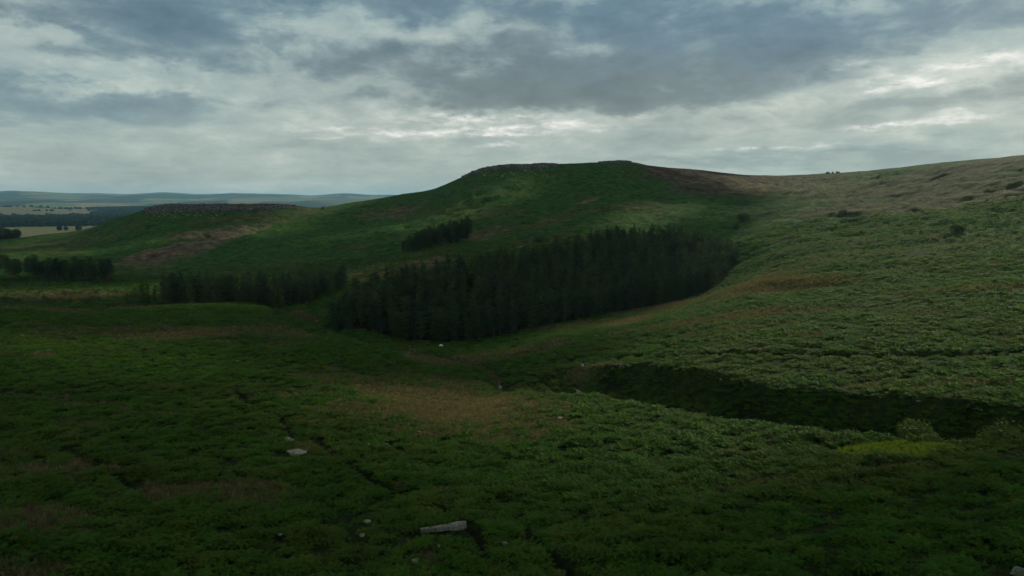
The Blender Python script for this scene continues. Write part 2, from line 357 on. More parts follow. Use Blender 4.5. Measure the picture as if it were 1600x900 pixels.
# ------------------------------------------------------------------ ground cover map
x, y = XG, YG
r = R
warp1 = fbm(x, y, 30, 4, 101); warp2 = fbm(x, y, 30, 4, 131)
warp3 = fbm(x, y, 7, 3, 141)*.35*np.clip(200/r, .3, 1.0)
def ell(px, py, wx, wy, rot=0.0, soft=.35, wr=.75):
    """patch of ground cover, an irregular oval on the ground seen at px, py"""
    if py > 500 and soft > .2: wx *= 1.2; wy *= 1.15
    cx, cy, cz, cr_ = locate(px, py)
    x0, y0, _, r0 = locate(px, py+wy); x1, y1, _, r1 = locate(px, py-wy)
    a0, _ = ray(px, py)
    hr = max((r1-r0)/2, 1.0); hw = wx/F*cr_
    hr = min(hr, hw*2.5)
    rx, ry = math.cos(a0), -math.sin(a0); fx, fy = math.sin(a0), math.cos(a0)
    du = (x-cx)*rx+(y-cy)*ry; dv = (x-cx)*fx+(y-cy)*fy
    u = du/hw; v = (dv+rot*du)/hr; d2 = u*u+v*v
    m = np.zeros(np.shape(x)); k = d2 < 6
    m[k] = 1-sst(np.sqrt(d2[k])+(warp1[k]*.9*wr)+warp3[k], 1-soft, 1+soft)
    return m
green = np.stack([.027+0*x, .068+0*x, .012+0*x], -1)
def blend(c, m, col): return c*(1-m[..., None])+np.array(col)*m[..., None]
nb = fbm(x, y, 34, 4, 151); nm = fbm(x, y, 9, 3, 161); nx = fbm(x, y, 120, 3, 171)
c = green
c = blend(c, sst(nb, -.1, .5)*.7, (.036, .072, .012))
c = blend(c, sst(-nb, .0, .55)*.6, (.017, .054, .014))
c = blend(c, sst(nx, .05, .45)*.35, (.050, .062, .018))
# scattered rusty and straw blotches everywhere, more on the slopes
bl = sst(fbm(x, y, 26, 5, 181, .62)+.35*nx, .20, .42)
c = blend(c, bl*.55, (.060, .046, .026))
brown = bl*.45
TAN = (.120, .095, .052); BRN = (.082, .060, .034); OLV = (.060, .062, .026); HEA = (.064, .044, .034); PNK = (.125, .090, .066); GRS = (.050, .072, .028)
PATCH = [
 (290, 522, 70, 8, 0, TAN, .8), (180, 518, 90, 8, 0, BRN, .5), (445, 520, 60, 9, 0, BRN, .7), (430, 540, 40, 4, 0, BRN, .5), (355, 533, 26, 2.5, 0, TAN, .8),
 (560, 640, 80, 14, 0, OLV, .7), (700, 632, 120, 22, 0, BRN, .85), (760, 650, 90, 22, 0, OLV, .6), (700, 672, 60, 8, 0, BRN, .6), (730, 676, 45, 5, 0, TAN, .7), (780, 690, 40, 5, 0, TAN, .6),
 (640, 612, 90, 9, 0, OLV, .6), (720, 600, 110, 10, 0, OLV, .6), (840, 668, 60, 14, 0, OLV, .55),
 (500, 659, 70, 3, -.1, TAN, .7), (600, 672, 30, 2, 0, TAN, .5), (520, 588, 70, 5, 0, BRN, .6), (560, 597, 50, 5, 0, BRN, .6), (470, 615, 60, 8, 0, OLV, .4),
 (90, 732, 60, 7, -.2, TAN, .6), (50, 745, 60, 9, 0, OLV, .6), (60, 665, 70, 9, 0, OLV, .4), (230, 650, 60, 5, 0, OLV, .4), (135, 727, 20, 5, 0, OLV, .5),
 (330, 770, 90, 16, 0, BRN, .8), (300, 760, 60, 6, 0, TAN, .4), (400, 775, 60, 20, 0, BRN, .8), (50, 815, 60, 24, 0, BRN, .7), (140, 850, 40, 12, 0, BRN, .5), (30, 890, 50, 16, 0, BRN, .6), (480, 700, 50, 6, 0, BRN, .5),
 (670, 868, 24, 12, 0, BRN, .7), (630, 758, 20, 3, 0, BRN, .6), (690, 767, 20, 2, 0, TAN, .5), (1440, 730, 40, 6, 0, BRN, .4), (1440, 820, 60, 14, 0, BRN, .3), (1200, 760, 90, 10, 0, OLV, .4),
 # hillside left
 (300, 380, 90, 9, -.9, PNK, .75), (250, 402, 65, 9, -.9, PNK, .7), (350, 362, 60, 5, -.5, PNK, .6), (230, 418, 40, 5, 0, TAN, .6), (260, 395, 40, 6, -.8, BRN, .8),
 (400, 340, 60, 4, 0, BRN, .6), (450, 335, 60, 3, 0, HEA, .6), (470, 326, 50, 3, 0, HEA, .9), (610, 331, 45, 5, 0, BRN, .7), (600, 340, 40, 3, 0, PNK, .35), (560, 386, 30, 4, 0, BRN, .5),
 (60, 385, 60, 5, 0, OLV, .5), (40, 408, 14, 3, 0, TAN, .8), (150, 375, 60, 4, 0, OLV, .5),
 (620, 425, 60, 9, 0, PNK, .95), (570, 420, 40, 7, 0, PNK, .6), (660, 410, 50, 6, 0, PNK, .8), (690, 396, 40, 5, 0, BRN, .7), (740, 370, 30, 4, 0, TAN, .6), (770, 362, 50, 5, 0, BRN, .6), (800, 385, 60, 5, 0, PNK, .5), (830, 378, 60, 5, 0, BRN, .6),
 (915, 316, 20, 3, -1.5, TAN, .7), (900, 325, 30, 4, -1.5, BRN, .6), (860, 350, 50, 4, -1, BRN, .5), (880, 362, 40, 3, -1, BRN, .5), (970, 325, 40, 4, 0, OLV, .6), (1010, 318, 40, 4, 0, OLV, .6), (770, 335, 60, 5, 0, OLV, .5),
 # heather and grass moor to the right
 (1100, 275, 90, 9, 0, HEA, 1), (1050, 266, 50, 5, 0, HEA, 1), (1190, 281, 80, 8, 0, HEA, .9), (1105, 296, 50, 8, 0, HEA, .8), (1150, 290, 60, 6, 0, BRN, .8), (1230, 290, 80, 7, 0, TAN, .5), (1280, 278, 80, 5, 0, BRN, .7),
 (1330, 292, 110, 9, 0, TAN, .5), (1450, 280, 150, 16, 0, OLV, .8), (1420, 295, 120, 12, 0, BRN, .6), (1560, 290, 120, 20, 0, OLV, .7), (1550, 262, 120, 8, 0, OLV, .7), (1540, 254, 60, 3, 0, HEA, .8), (1400, 318, 120, 12, 0, BRN, .6), (1330, 325, 60, 8, 0, BRN, .5), (1500, 320, 90, 12, 0, OLV, .7),
 (1230, 372, 30, 5, 0, HEA, .6), (1210, 330, 30, 4, 0, OLV, .5), (1350, 375, 60, 6, 0, BRN, .5), (1450, 390, 80, 8, -.3, OLV, .6), (1280, 405, 70, 7, 0, BRN, .5), (1440, 412, 50, 8, -.6, BRN, .7), (1210, 420, 30, 6, 0, BRN, .6), (1500, 450, 80, 6, 0, BRN, .4),
 (1190, 440, 60, 14, -.4, OLV, .9), (1160, 462, 80, 8, -.2, TAN, .4), (1230, 455, 90, 8, -.3, OLV, .8), (1050, 478, 110, 6, 0, OLV, .9), (980, 503, 30, 3.5, 0, TAN, .9), (900, 508, 60, 5, 0, TAN, .6), (1080, 503, 120, 3, 0, TAN, .7), (1180, 495, 130, 5, 0, OLV, .7), (1150, 515, 60, 5, 0, BRN, .4),
 (870, 532, 30, 4, 0, BRN, .5), (840, 545, 50, 5, 0, OLV, .7), (800, 552, 50, 6, 0, OLV, .7), (790, 560, 40, 4, 0, BRN, .5), (720, 558, 26, 3, 0, BRN, .8), (700, 566, 50, 3, 0, BRN, .6), (650, 552, 22, 8, 0, BRN, .5),
 (690, 562, 55, 4, 0, GRS, .9), (930, 575, 36, 6, 0, BRN, .9), (935, 598, 40, 10, 0, OLV, .6), (1370, 640, 50, 20, 0, BRN, .6), (1470, 600, 90, 5, 0, OLV, .5), (460, 490, 14, 5, .9, PNK, .9), (480, 500, 14, 4, .9, BRN, .9),
 (60, 482, 90, 2.5, 0, TAN, .8), (230, 479, 90, 2, 0, PNK, .6), (90, 462, 120, 9, 0, OLV, .7), (60, 455, 50, 3, 0, TAN, .4), (10, 549, 40, 3, 0, TAN, .5)]
MOT = np.clip(1+fbm(x, y*1.5, 11, 4, 191, .65)*1.3, .45, 1.9)
for (px, py, wx, wy, rot, col, st) in PATCH:
    m = ell(px, py, wx, wy, rot)*st
    c = c*(1-m[..., None])+np.array(col)*(m*MOT)[..., None]
    if py > 420: brown = np.maximum(brown, m)
brown = np.where(r > 330, np.maximum(brown, 0), brown)
ur = sst(aw, .27, .42)*sst(r, 430, 560)*.45; c = blend(c, ur, (.034, .048, .017))
marsh = ell(1400, 704, 66, 13, 0, .12, .6)
c = c*(1-marsh[..., None])+np.array((.085, .135, .020))*(marsh*MOT)[..., None]; brown = np.maximum(brown, marsh)
# forest floor
PLANT = [wp(528, 512, 268), wp(580, 523, 264), wp(640, 531, 260), wp(705, 538, 254), wp(790, 526, 256), wp(860, 508, 266), wp(940, 492, 281), wp(1020, 478, 299), wp(1095, 459, 322), wp(1130, 440, 345), wp(1148, 412, 388),
         wp(1130, 400, 412), wp(1080, 392, 432), wp(1000, 388, 432), wp(945, 396, 410), wp(900, 405, 396), wp(850, 417, 372), wp(780, 428, 352), wp(700, 441, 332), wp(620, 462, 308), wp(565, 475, 298), wp(535, 490, 284)]
def inside(x, y, poly):
    o = np.zeros(np.shape(x), bool); k = len(poly)
    for i in range(k):
        x0, y0 = poly[i]; x1, y1 = poly[(i+1) % k]
        t = ((y0 > y) != (y1 > y)) & (x < (x1-x0)*(y-y0)/(y1-y0+1e-12)+x0)
        o ^= t
    return o
arn = np.interp(aw, GN[:, 0], GN[:, 1]); arf = np.interp(aw, GF[:, 0], GF[:, 1]); ing = sst(aw, .09, .14)*sst(r, arn-1, arn+3)*(1-sst(r, arf-2, arf+3))
c = blend(c, ing*.75, (.026, .076, .015)); brown = brown*(1-ing*.9)
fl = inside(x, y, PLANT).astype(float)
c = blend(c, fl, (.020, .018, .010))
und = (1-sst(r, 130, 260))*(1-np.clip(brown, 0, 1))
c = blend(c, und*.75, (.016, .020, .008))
# exposed peat in the cuts
cutd = pdist(x, y, CUTS[0][0]); c = blend(c, np.exp(-(cutd/1.2)**2)*.7, (.02, .018, .012)); brown = np.maximum(brown, np.exp(-(cutd/1.4)**2))
cutd = pdist(x, y, CUTS[1][0]); c = blend(c, np.exp(-(cutd/.8)**2)*.7, (.018, .022, .012)); brown = np.maximum(brown, np.exp(-(cutd/.8)**2))
for q in (2, 3, 5, 6, 7, 8):
    tr_ = np.exp(-(pdist(x, y, CUTS[q][0])/.5)**2); c = blend(c, tr_, (.012, .014, .007))
# foot paths over the moor
def path_line(pp): return [locate(*q)[:2] for q in pp]
for pp, wd, col, st in [([(990, 254), (1010, 262), (1040, 273), (1065, 281), (1090, 284)], 1.6, (.16, .13, .10), .8), ([(1090, 284), (1150, 288), (1180, 293), (1210, 290)], 1.3, (.14, .115, .085), .6),
                        ([(1235, 305), (1260, 293), (1290, 291), (1330, 289)], 1.2, (.12, .10, .07), .6), ([(1200, 352), (1240, 338), (1270, 318)], 1.5, (.12, .12, .07), .5), ([(1275, 318), (1330, 338), (1390, 366), (1410, 380)], 1.0, (.02, .035, .014), .6)]:
    c = blend(c, np.exp(-(pdist(x, y, path_line(pp))/wd)**2)*st, col)
# far country: pasture, plough, woods
far = sst(r, 1000, 1250)
FF = [ell(*q_, .2, .5) for q_ in ((148, 336.5, 22, .9, 0), (40, 325, 80, 2.0, 0), (250, 322, 60, 1.6, 0), (450, 313.5, 80, 1.3, 0), (560, 311, 60, 1.3, 0))]
FFm = np.clip(sum(FF), 0, 1)
fieldn = fbm(x, y*.55, 620, 2, 301); f2 = fbm(x, y*.5, 380, 2, 311)
cf = np.stack([.085+0*x, .105+0*x, .050+0*x], -1)
cf = blend(cf, sst(fieldn, .05, .12), (.15, .125, .075)); cf = blend(cf, sst(-f2, .1, .16), (.060, .095, .035))
hw = sst(fbm(x, y*.6, 1300, 4, 331), .02, .10)*sst(r, 5000, 6000); cf = blend(cf, hw, (.020, .034, .020))
wood = sst(fbm(x, y*.45, 700, 3, 321)+.22*(1-sst(r, 3800, 5600)), .02, .08)*sst(r, 2400, 2600)
wood = np.maximum(wood, np.exp(-((r-2850)/260)**2) > .4)
wood = wood*(1-(FFm > .4)); cf = blend(cf, wood, (.014, .026, .016)); cf = blend(cf, FFm*.8, (.095, .092, .062))
c = c*(1-far[..., None])+cf*far[..., None]
c = blend(c, far*(r < 2450)*(r > 1250)*1.0*sst(r, 1350, 1500), (.100, .096, .052))
brown = np.clip(brown, 0, 1)

# ------------------------------------------------------------------ materials
def new_mat(name):
    m = bpy.data.materials.new(name); m.use_nodes = True; m.node_tree.nodes.clear(); return m, G(m.node_tree)
def finish(m, gg, col, rough=.9, spec=.15, normal=None, transl=None):
    b = gg.n('ShaderNodeBsdfPrincipled'); gg.set(b.inputs['Base Color'], col); gg.set(b.inputs['Roughness'], rough)
    b.inputs['Specular IOR Level'].default_value = spec
    if normal is not None: gg.set(b.inputs['Normal'], normal)
    o = gg.n('ShaderNodeOutputMaterial'); sh = b.outputs[0]
    if transl is not None:
        t = gg.n('ShaderNodeBsdfTranslucent'); gg.set(t.inputs[0], transl[0])
        mx = gg.n('ShaderNodeMixShader'); mx.inputs[0].default_value = transl[1]
        gg.nt.links.new(sh, mx.inputs[1]); gg.nt.links.new(t.outputs[0], mx.inputs[2]); sh = mx.outputs[0]
    gg.nt.links.new(sh, o.inputs[0])
def bump(gg, h, dist, strength=1.0, prev=None):
    b = gg.n('ShaderNodeBump'); gg.set(b.inputs['Height'], h); b.inputs['Distance'].default_value = dist; b.inputs['Strength'].default_value = strength
    if prev is not None: gg.set(b.inputs['Normal'], prev)
    return b.outputs[0]
mg, gg = new_mat('moor_ground')
att = gg.n('ShaderNodeAttribute', attribute_name='cover'); tcg = gg.n('ShaderNodeTexCoord'); OB = tcg.outputs['Object']
na = gg.noise(OB, .55, 5, .7); nb_ = gg.noise(OB, .16, 6, .65); nc_ = gg.noise(OB, 2.2, 4, .7)
vor = gg.n('ShaderNodeTexVoronoi', feature='F1'); gg.set(vor.inputs['Vector'], OB); vor.inputs['Scale'].default_value = .8; vor.inputs['Randomness'].default_value = 1
f1 = gg.m('MULTIPLY_ADD', nb_, 2.6, -.30, True) if False else gg.m('MAXIMUM', gg.m('MULTIPLY_ADD', nb_, 3.0, -.45), .18); f2_ = gg.m('MAXIMUM', gg.m('MULTIPLY_ADD', na, 2.6, -.28), .2)
fm = gg.m('MULTIPLY', f1, f2_)
sc = gg.n('ShaderNodeVectorMath', operation='SCALE'); gg.nt.links.new(att.outputs['Color'], sc.inputs[0]); gg.set(sc.inputs['Scale'], fm)
hh = gg.m('ADD', gg.m('MULTIPLY', na, 1.0), gg.m('ADD', gg.m('MULTIPLY', nb_, 2.6), gg.m('MULTIPLY', vor.outputs['Distance'], -.45)))
nrm = bump(gg, hh, 1.1, .9); nrm = bump(gg, nc_, .35, .8, nrm)
finish(mg, gg, sc.outputs[0], .95, .04, nrm)

def fol_mat(name, cols, transl=.35, rough=.55, spec=.35, drift=False):
    m, q = new_mat(name); oi = q.n('ShaderNodeObjectInfo')
    colr = q.ramp(oi.outputs['Random'], [(i/(len(cols)-1), cc) for i, cc in enumerate(cols)])
    t = q.n('ShaderNodeTexCoord'); nn = q.noise(t.outputs['Object'], 3.0, 3, .6)
    s2 = q.n('ShaderNodeVectorMath', operation='SCALE'); q.nt.links.new(colr, s2.inputs[0]); q.set(s2.inputs['Scale'], q.m('MULTIPLY_ADD', nn, 1.1, .45))
    base = s2.outputs[0]
    if drift:
        dn = q.noise(oi.outputs['Location'], .035, 4, .6); dm = q.noise(oi.outputs['Location'], .16, 3, .6)
        base = q.mix(q.m('MULTIPLY', q.m('SUBTRACT', dn, .48), 3.2, clamp=True), base, (.070, .092, .016))
        base = q.mix(q.m('MULTIPLY', q.m('SUBTRACT', dm, .60), 4.5, clamp=True), base, (.085, .070, .026))
        s4 = q.n('ShaderNodeVectorMath', operation='SCALE'); q.nt.links.new(base, s4.inputs[0]); q.set(s4.inputs['Scale'], q.m('MULTIPLY_ADD', dm, 1.2, .36)); base = s4.outputs[0]
    s3 = q.n('ShaderNodeVectorMath', operation='MULTIPLY'); q.nt.links.new(base, s3.inputs[0]); s3.inputs[1].default_value = (1.35, 1.25, .8)
    finish(m, q, base, rough, spec, None, (s3.outputs[0], transl)); return m
M_brk = fol_mat('bracken_frond', [(.022, .080, .010), (.050, .130, .012), (.032, .100, .013), (.062, .128, .013), (.040, .112, .011), (.086, .120, .016)], .42, .55, .07, True)
M_grs = fol_mat('moor_grass_blade', [(.110, .100, .045), (.200, .165, .085), (.060, .075, .028), (.105, .078, .044), (.080, .090, .032)], .3, .7, .2)
M_msh = fol_mat('marsh_grass_blade', [(.140, .215, .018), (.065, .140, .014), (.18, .225, .03), (.095, .170, .016)], .4, .6, .2)
M_con = fol_mat('conifer_needles', [(.024, .048, .022), (.048, .082, .026), (.018, .038, .022), (.034, .062, .026), (.062, .092, .036)], .18, .7, .1)
M_ftr = fol_mat('far_tree_leaves', [(.008, .020, .010), (.012, .026, .012), (.018, .032, .014)], .1, .8, .05)
M_shr = fol_mat('shrub_leaves', [(.030, .060, .018), (.065, .090, .028), (.045, .072, .026)], .3, .6, .25)
M_shl = fol_mat('willow_leaves', [(.045, .084, .018), (.066, .100, .024)], .35, .6, .08)
M_rus = fol_mat('rusty_frond', [(.32, .07, .02), (.26, .06, .02)], .2, .7, .2)
def plain(name, c1, c2_, scale, rough=.85, bd=.05, detail=6):
    m, q = new_mat(name); t = q.n('ShaderNodeTexCoord'); nn = q.noise(t.outputs['Object'], scale, detail, .65)
    cc = q.ramp(nn, [(.32, c1), (.66, c2_)])
    finish(m, q, cc, rough, .2, bump(q, nn, bd, .8)); return m
M_bark = plain('pine_bark', (.045, .034, .026), (.11, .085, .065), 3.0)
M_rock = plain('gritstone', (.06, .058, .052), (.19, .18, .155), 1.3, .9, .15)
M_dark = plain('weathered_gritstone', (.012, .013, .013), (.14, .137, .125), .38, .9, .3)
M_pale = plain('pale_gritstone', (.09, .085, .07), (.25, .235, .195), 4.0, .9, .2)
M_red = plain('reddish_stone', (.10, .045, .035), (.19, .09, .07), 1.0, .9, .1)
M_wool = plain('sheep_wool', (.62, .60, .56), (.80, .79, .75), 14, .95, .02)
M_face = plain('sheep_face', (.30, .28, .25), (.5, .47, .43), 6, .8, .01)
M_wood = plain('weathered_post', (.07, .06, .05), (.16, .14, .12), 8, .8, .01)
mw, q = new_mat('brook_water'); t = q.n('ShaderNodeTexCoord'); nn = q.noise(t.outputs['Object'], 3.0, 3, .6)
finish(mw, q, (.012, .014, .012, 1), .12, .5, bump(q, nn, .02, .5))

# ------------------------------------------------------------------ ground and far hills, one continuous sheet in two objects
def sheet(name, j0, j1, label):
    nj = j1-j0
    V = np.stack([XG[:, j0:j1], YG[:, j0:j1], Zg[:, j0:j1]+ZC], -1).reshape(-1, 3)
    i = np.arange(AZW); i2 = (i+1) % AZW; j = np.arange(nj-1)
    a_ = (i[:, None]*nj+j[None]).ravel(); b_ = (i2[:, None]*nj+j[None]).ravel()
    Fc = np.stack([a_, a_+1, b_+1, b_], -1)
    me = mesh_np(name, V, Fc)
    at = me.color_attributes.new('cover', 'FLOAT_COLOR', 'POINT')
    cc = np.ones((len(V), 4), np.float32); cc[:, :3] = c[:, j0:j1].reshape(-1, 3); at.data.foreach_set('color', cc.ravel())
    o = link(name, me, None, mg); tag(o, label, None, None, 'structure'); o['category'] = 'ground'
    return o
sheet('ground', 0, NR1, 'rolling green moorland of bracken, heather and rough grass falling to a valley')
hl = sheet('hills', NR1-1, len(LRS), 'low blue farmland and wooded ridges fading to the horizon at left'); hl['category'] = 'hills'
# cap below the camera
bmc = bmesh.new(); ring = [bmc.verts.new((XG[i, 0], YG[i, 0], Zg[i, 0]+ZC)) for i in list(range(0, NA, 60))+list(range(NA, AZW, 4))]
bmc.faces.new(ring); me = bpy.data.meshes.new('ground'); bmc.to_mesh(me); bmc.free()
at = me.color_attributes.new('cover', 'FLOAT_COLOR', 'POINT'); at.data.foreach_set('color', np.tile([.03, .06, .02, 1], len(me.vertices)).astype(np.float32))
tag(link('ground', me, None, mg), 'patch of moor right below the viewpoint', 'ground', None, 'structure')

# brook: a ribbon of water in the bottom of the narrow cut
def resample(line, step):
    o = []
    for (x0, y0), (x1, y1) in zip(line[:-1], line[1:]):
        k = max(1, int(math.hypot(x1-x0, y1-y0)/step))
        for i in range(k): o.append((x0+(x1-x0)*i/k, y0+(y1-y0)*i/k))
    return o+[line[-1]]
bl_ = resample([wp(870, 600, 138), wp(830, 600, 143)]+CUTS[0][0][:8], 1.0)
V = []
for i, (bx, by) in enumerate(bl_):
    p0 = bl_[max(i-1, 0)]; p1 = bl_[min(i+1, len(bl_)-1)]; d = Vector((p1[0]-p0[0], p1[1]-p0[1])).normalized(); nx_ = Vector((-d.y, d.x))
    w = .42+.15*math.sin(i*.7); z = float(hgt(np.array([bx]), np.array([by]))[0])+.12
    for s in (-1, 1): V.append((bx+nx_.x*w*s, by+nx_.y*w*s, z))
Fc = [(2*i, 2*i+1, 2*i+3, 2*i+2) for i in range(len(bl_)-1)]
tag(link('water', mesh_np('water', V, Fc), None, mw), 'thin dark brook threading the valley bottom', 'water', None, 'structure')

# ------------------------------------------------------------------ plant prototypes (mesh data reused by scatters)
def tri_mesh(name, tris, mat, smooth=False):
    V = np.array(tris, np.float32).reshape(-1, 3); me = mesh_np(name, V, np.arange(len(V)).reshape(-1, 3), smooth); me.materials.append(mat); return me
def bracken(name, rnd, mat, fronds=8, L=.95, pin=6):
    T = []
    for k in range(fronds):
        az = k/fronds*2*math.pi+rnd.uniform(-.35, .35); ln = L*rnd.uniform(.7, 1.1); rise = rnd.uniform(.45, .8)
        def P_(t, side=0.0):
            x_ = ln*t*.85; z_ = .15+rise*ln*(math.sin(t*2.1)*.95)-.08*t
            return Vector((x_*math.cos(az)-side*math.sin(az), x_*math.sin(az)+side*math.cos(az), z_))
        for j in range(pin):
            t0 = .22+.78*j/pin; t1 = t0+.78/pin*.8; w = .30*ln*(1-(j/pin)**1.4*.8)
            for s in (-1, 1):
                tip = P_(t0+.10, s*w); tip.z -= w*.35+rnd.uniform(0, .05)
                T += [P_(t0), P_(t1), tip] if s > 0 else [P_(t1), P_(t0), tip]
        T += [P_(.97, -.03), P_(.97, .03), P_(1.08)]
    return tri_mesh(name, [tuple(v) for v in T], mat)
def tuft(name, rnd, mat, k=16, h=.5, sp_=.25):
    T = []
    for i in range(k):
        az = rnd.uniform(0, 6.28); r0 = rnd.uniform(0, .18); lean = rnd.uniform(.1, 1)*sp_; hh_ = h*rnd.uniform(.5, 1.1)
        b = Vector((r0*math.cos(az), r0*math.sin(az), -.05)); e = b+Vector((lean*math.cos(az), lean*math.sin(az), hh_)); q_ = Vector((-math.sin(az), math.cos(az), 0))*.03
        T += [b-q_, b+q_, e]
    return tri_mesh(name, [tuple(v) for v in T], mat)
rp = random.Random(5)
BRK = [bracken('bracken_plant', rp, M_brk, fronds=rp.choice((7, 8, 9))) for _ in range(4)]
TUF = [tuft('grass_tuft', rp, M_grs) for _ in range(3)]
MSH = [tuft('marsh_tuft', rp, M_msh, 22, .45, .22) for _ in range(2)]

def scatter(name, meshes, P3, rot, scl, label, cat):
    """one object of ground cover: points carrying instances of the plant meshes"""
    me = bpy.data.meshes.new(name); me.vertices.add(len(P3)); me.vertices.foreach_set('co', np.asarray(P3, np.float32).ravel())
    k = RNG.randint(0, len(meshes), len(P3))
    for nm_, ty, dat in (('rot', 'FLOAT_VECTOR', rot), ('scl', 'FLOAT', scl), ('pick', 'INT', k)):
        at_ = me.attributes.new(nm_, ty, 'POINT'); at_.data.foreach_set('vector' if ty == 'FLOAT_VECTOR' else 'value', np.asarray(dat, np.int32 if ty == 'INT' else np.float32).ravel())
    o = link(name, me); tag(o, label, cat, None, 'stuff')
    ng = bpy.data.node_groups.new(name, 'GeometryNodeTree')
    ng.interface.new_socket('Geometry', in_out='INPUT', socket_type='NodeSocketGeometry'); ng.interface.new_socket('Geometry', in_out='OUTPUT', socket_type='NodeSocketGeometry')
    N = ng.nodes.new; Lk = ng.links.new
    gi = N('NodeGroupInput'); go = N('NodeGroupOutput'); jn = N('GeometryNodeJoinGeometry')
    def named(nm_, ty):
        a_ = N('GeometryNodeInputNamedAttribute'); a_.data_type = ty; a_.inputs[0].default_value = nm_; return [s for s in a_.outputs if s.enabled][0]
    ar, as_, ap = named('rot', 'FLOAT_VECTOR'), named('scl', 'FLOAT'), named('pick', 'INT')
    e2r = N('FunctionNodeEulerToRotation'); Lk(ar, e2r.inputs[0])
    for i, m_ in enumerate(meshes):
        po = bpy.data.objects.new(name+'_plant', m_)          # source only, not in the scene
        oi = N('GeometryNodeObjectInfo'); oi.inputs['Object'].default_value = po; oi.inputs['As Instance'].default_value = True
        cp = N('FunctionNodeCompare'); cp.data_type = 'INT'; cp.operation = 'EQUAL'
        ins = [s for s in cp.inputs if s.enabled]; Lk(ap, ins[0]); ins[1].default_value = i
        ip = N('GeometryNodeInstanceOnPoints'); Lk(gi.outputs[0], ip.inputs['Points']); Lk(cp.outputs[0], ip.inputs['Selection'])
        Lk(oi.outputs['Geometry'], ip.inputs['Instance']); Lk(e2r.outputs[0], ip.inputs['Rotation']); Lk(as_, ip.inputs['Scale']); Lk(ip.outputs[0], jn.inputs[0])
    Lk(jn.outputs[0], go.inputs[0])
    md = o.modifiers.new('scatter', 'NODES'); md.node_group = ng
    return o
def cover_at(arr, xs, ys):
    a = np.arctan2(xs, ys); l = np.log(np.hypot(xs, ys))
    i = np.clip(np.rint((a-fa[0])/(fa[1]-fa[0])), 0, NA-1).astype(int); j = np.clip(np.rint(np.interp(l, LRS, np.arange(len(LRS)))), 0, len(LRS)-1).astype(int)
    return arr[i, j]
def rnd_polar(nn_, r0, r1, amax=.72):
    rr = np.sqrt(RNG.uniform(r0*r0, r1*r1, nn_)); a = RNG.uniform(-amax, amax, nn_); return rr*np.sin(a), rr*np.cos(a), rr
PX, PY, PR_ = [], [], []
for r0, r1, dens in ((26, 75, 5.0), (75, 120, 3.8), (120, 190, 2.1), (190, 300, 1.2), (300, 460, .55)):
    k = int(dens*.72*(r1*r1-r0*r0)); X_, Y_, R_ = rnd_polar(k, r0, r1)
    PX.append(X_); PY.append(Y_); PR_.append(R_)
PX = np.concatenate(PX); PY = np.concatenate(PY); PR_ = np.concatenate(PR_)
bw = cover_at(brown, PX, PY); ff = cover_at(fl, PX, PY)
clump = fbm(PX, PY, 2.6, 2, 401); clump2 = fbm(PX, PY, 9, 2, 411)
keep = (RNG.uniform(0, 1, len(PX)) > bw*1.25-.05) & (ff < .5) & (clump+.6*clump2 > -.50)
cut2 = np.full(len(PX), 9.0)
for q_ in range(len(CUTS)): cut2 = np.minimum(cut2, pdist(PX, PY, CUTS[q_][0]))
keep &= (cut2 > .55+.35*np.abs(clump2)) & (pdist(PX, PY, CUTS[1][0]) > 1.3)
for bx_, by_, rad_ in [(*locate(q0, q1)[:2], q2) for q0, q1, q2 in ((693, 838, 1.2), (665, 838, 1.2), (720, 838, 1.2), (453, 697, 1.0), (464, 716, 1.1), (445, 716, .9), (66, 555, 2.0), (80, 555, 2), (1594, 899, 1.2), (905, 620, 1.6), (655, 681, 1.2), (574, 826, .8), (438, 847, .7), (875, 660, 1.4), (576, 702, .9), (604, 701, .9), (650, 888, 1.0))]:
    keep &= np.hypot(PX-bx_, PY-by_) > rad_
kx, ky, kr = PX[keep], PY[keep], PR_[keep]
ks = RNG.uniform(.50, .95, len(kx))*(1+.60*clump[keep]+.25*clump2[keep])*(1+.22*sst(kr, 90, 300))
kz = hgt(kx, ky)-.12+clump[keep]*.55+clump2[keep]*.3
rot = np.stack([RNG.normal(0, .16, len(kx)), RNG.normal(0, .16, len(kx)), RNG.uniform(0, 6.28, len(kx))], -1)
print('bracken', len(kx))
scatter('bracken', BRK, np.stack([kx, ky, kz], -1), rot, ks, 'dense green bracken covering the moor', 'bracken')
drop = (~keep) & (ff < .5) & (bw > .3) & (cover_at(marsh, PX, PY) < .3)
gx, gy = PX[drop], PY[drop]; gx = np.concatenate([gx, gx+RNG.normal(0, .4, len(gx)), gx+RNG.normal(0, .5, len(gx))]); gy = np.concatenate([gy, gy+RNG.normal(0, .4, len(gy)), gy+RNG.normal(0, .5, len(gy))])
rg = np.hypot(gx, gy)
scatter('moor_grass', TUF, np.stack([gx, gy, hgt(gx, gy)], -1), np.stack([0*gx, 0*gx, RNG.uniform(0, 6.28, len(gx))], -1), RNG.uniform(.6, 1.2, len(gx))*(1+.6*sst(rg, 90, 300)), 'dry straw coloured grass between the bracken', 'grass')
mx_, my_, mz_, mr_ = locate(1400, 704)
gx = RNG.uniform(mx_-14, mx_+14, 9000); gy = RNG.uniform(my_-14, my_+14, 9000); kk = cover_at(marsh, gx, gy) > .45; gx, gy = gx[kk], gy[kk]
scatter('marsh_grass', MSH, np.stack([gx, gy, hgt(gx, gy)], -1), np.stack([0*gx, 0*gx, RNG.uniform(0, 6.28, len(gx))], -1), RNG.uniform(.5, .95, len(gx)), 'vivid yellow green marsh grass in an oval clearing above the gully', 'grass')

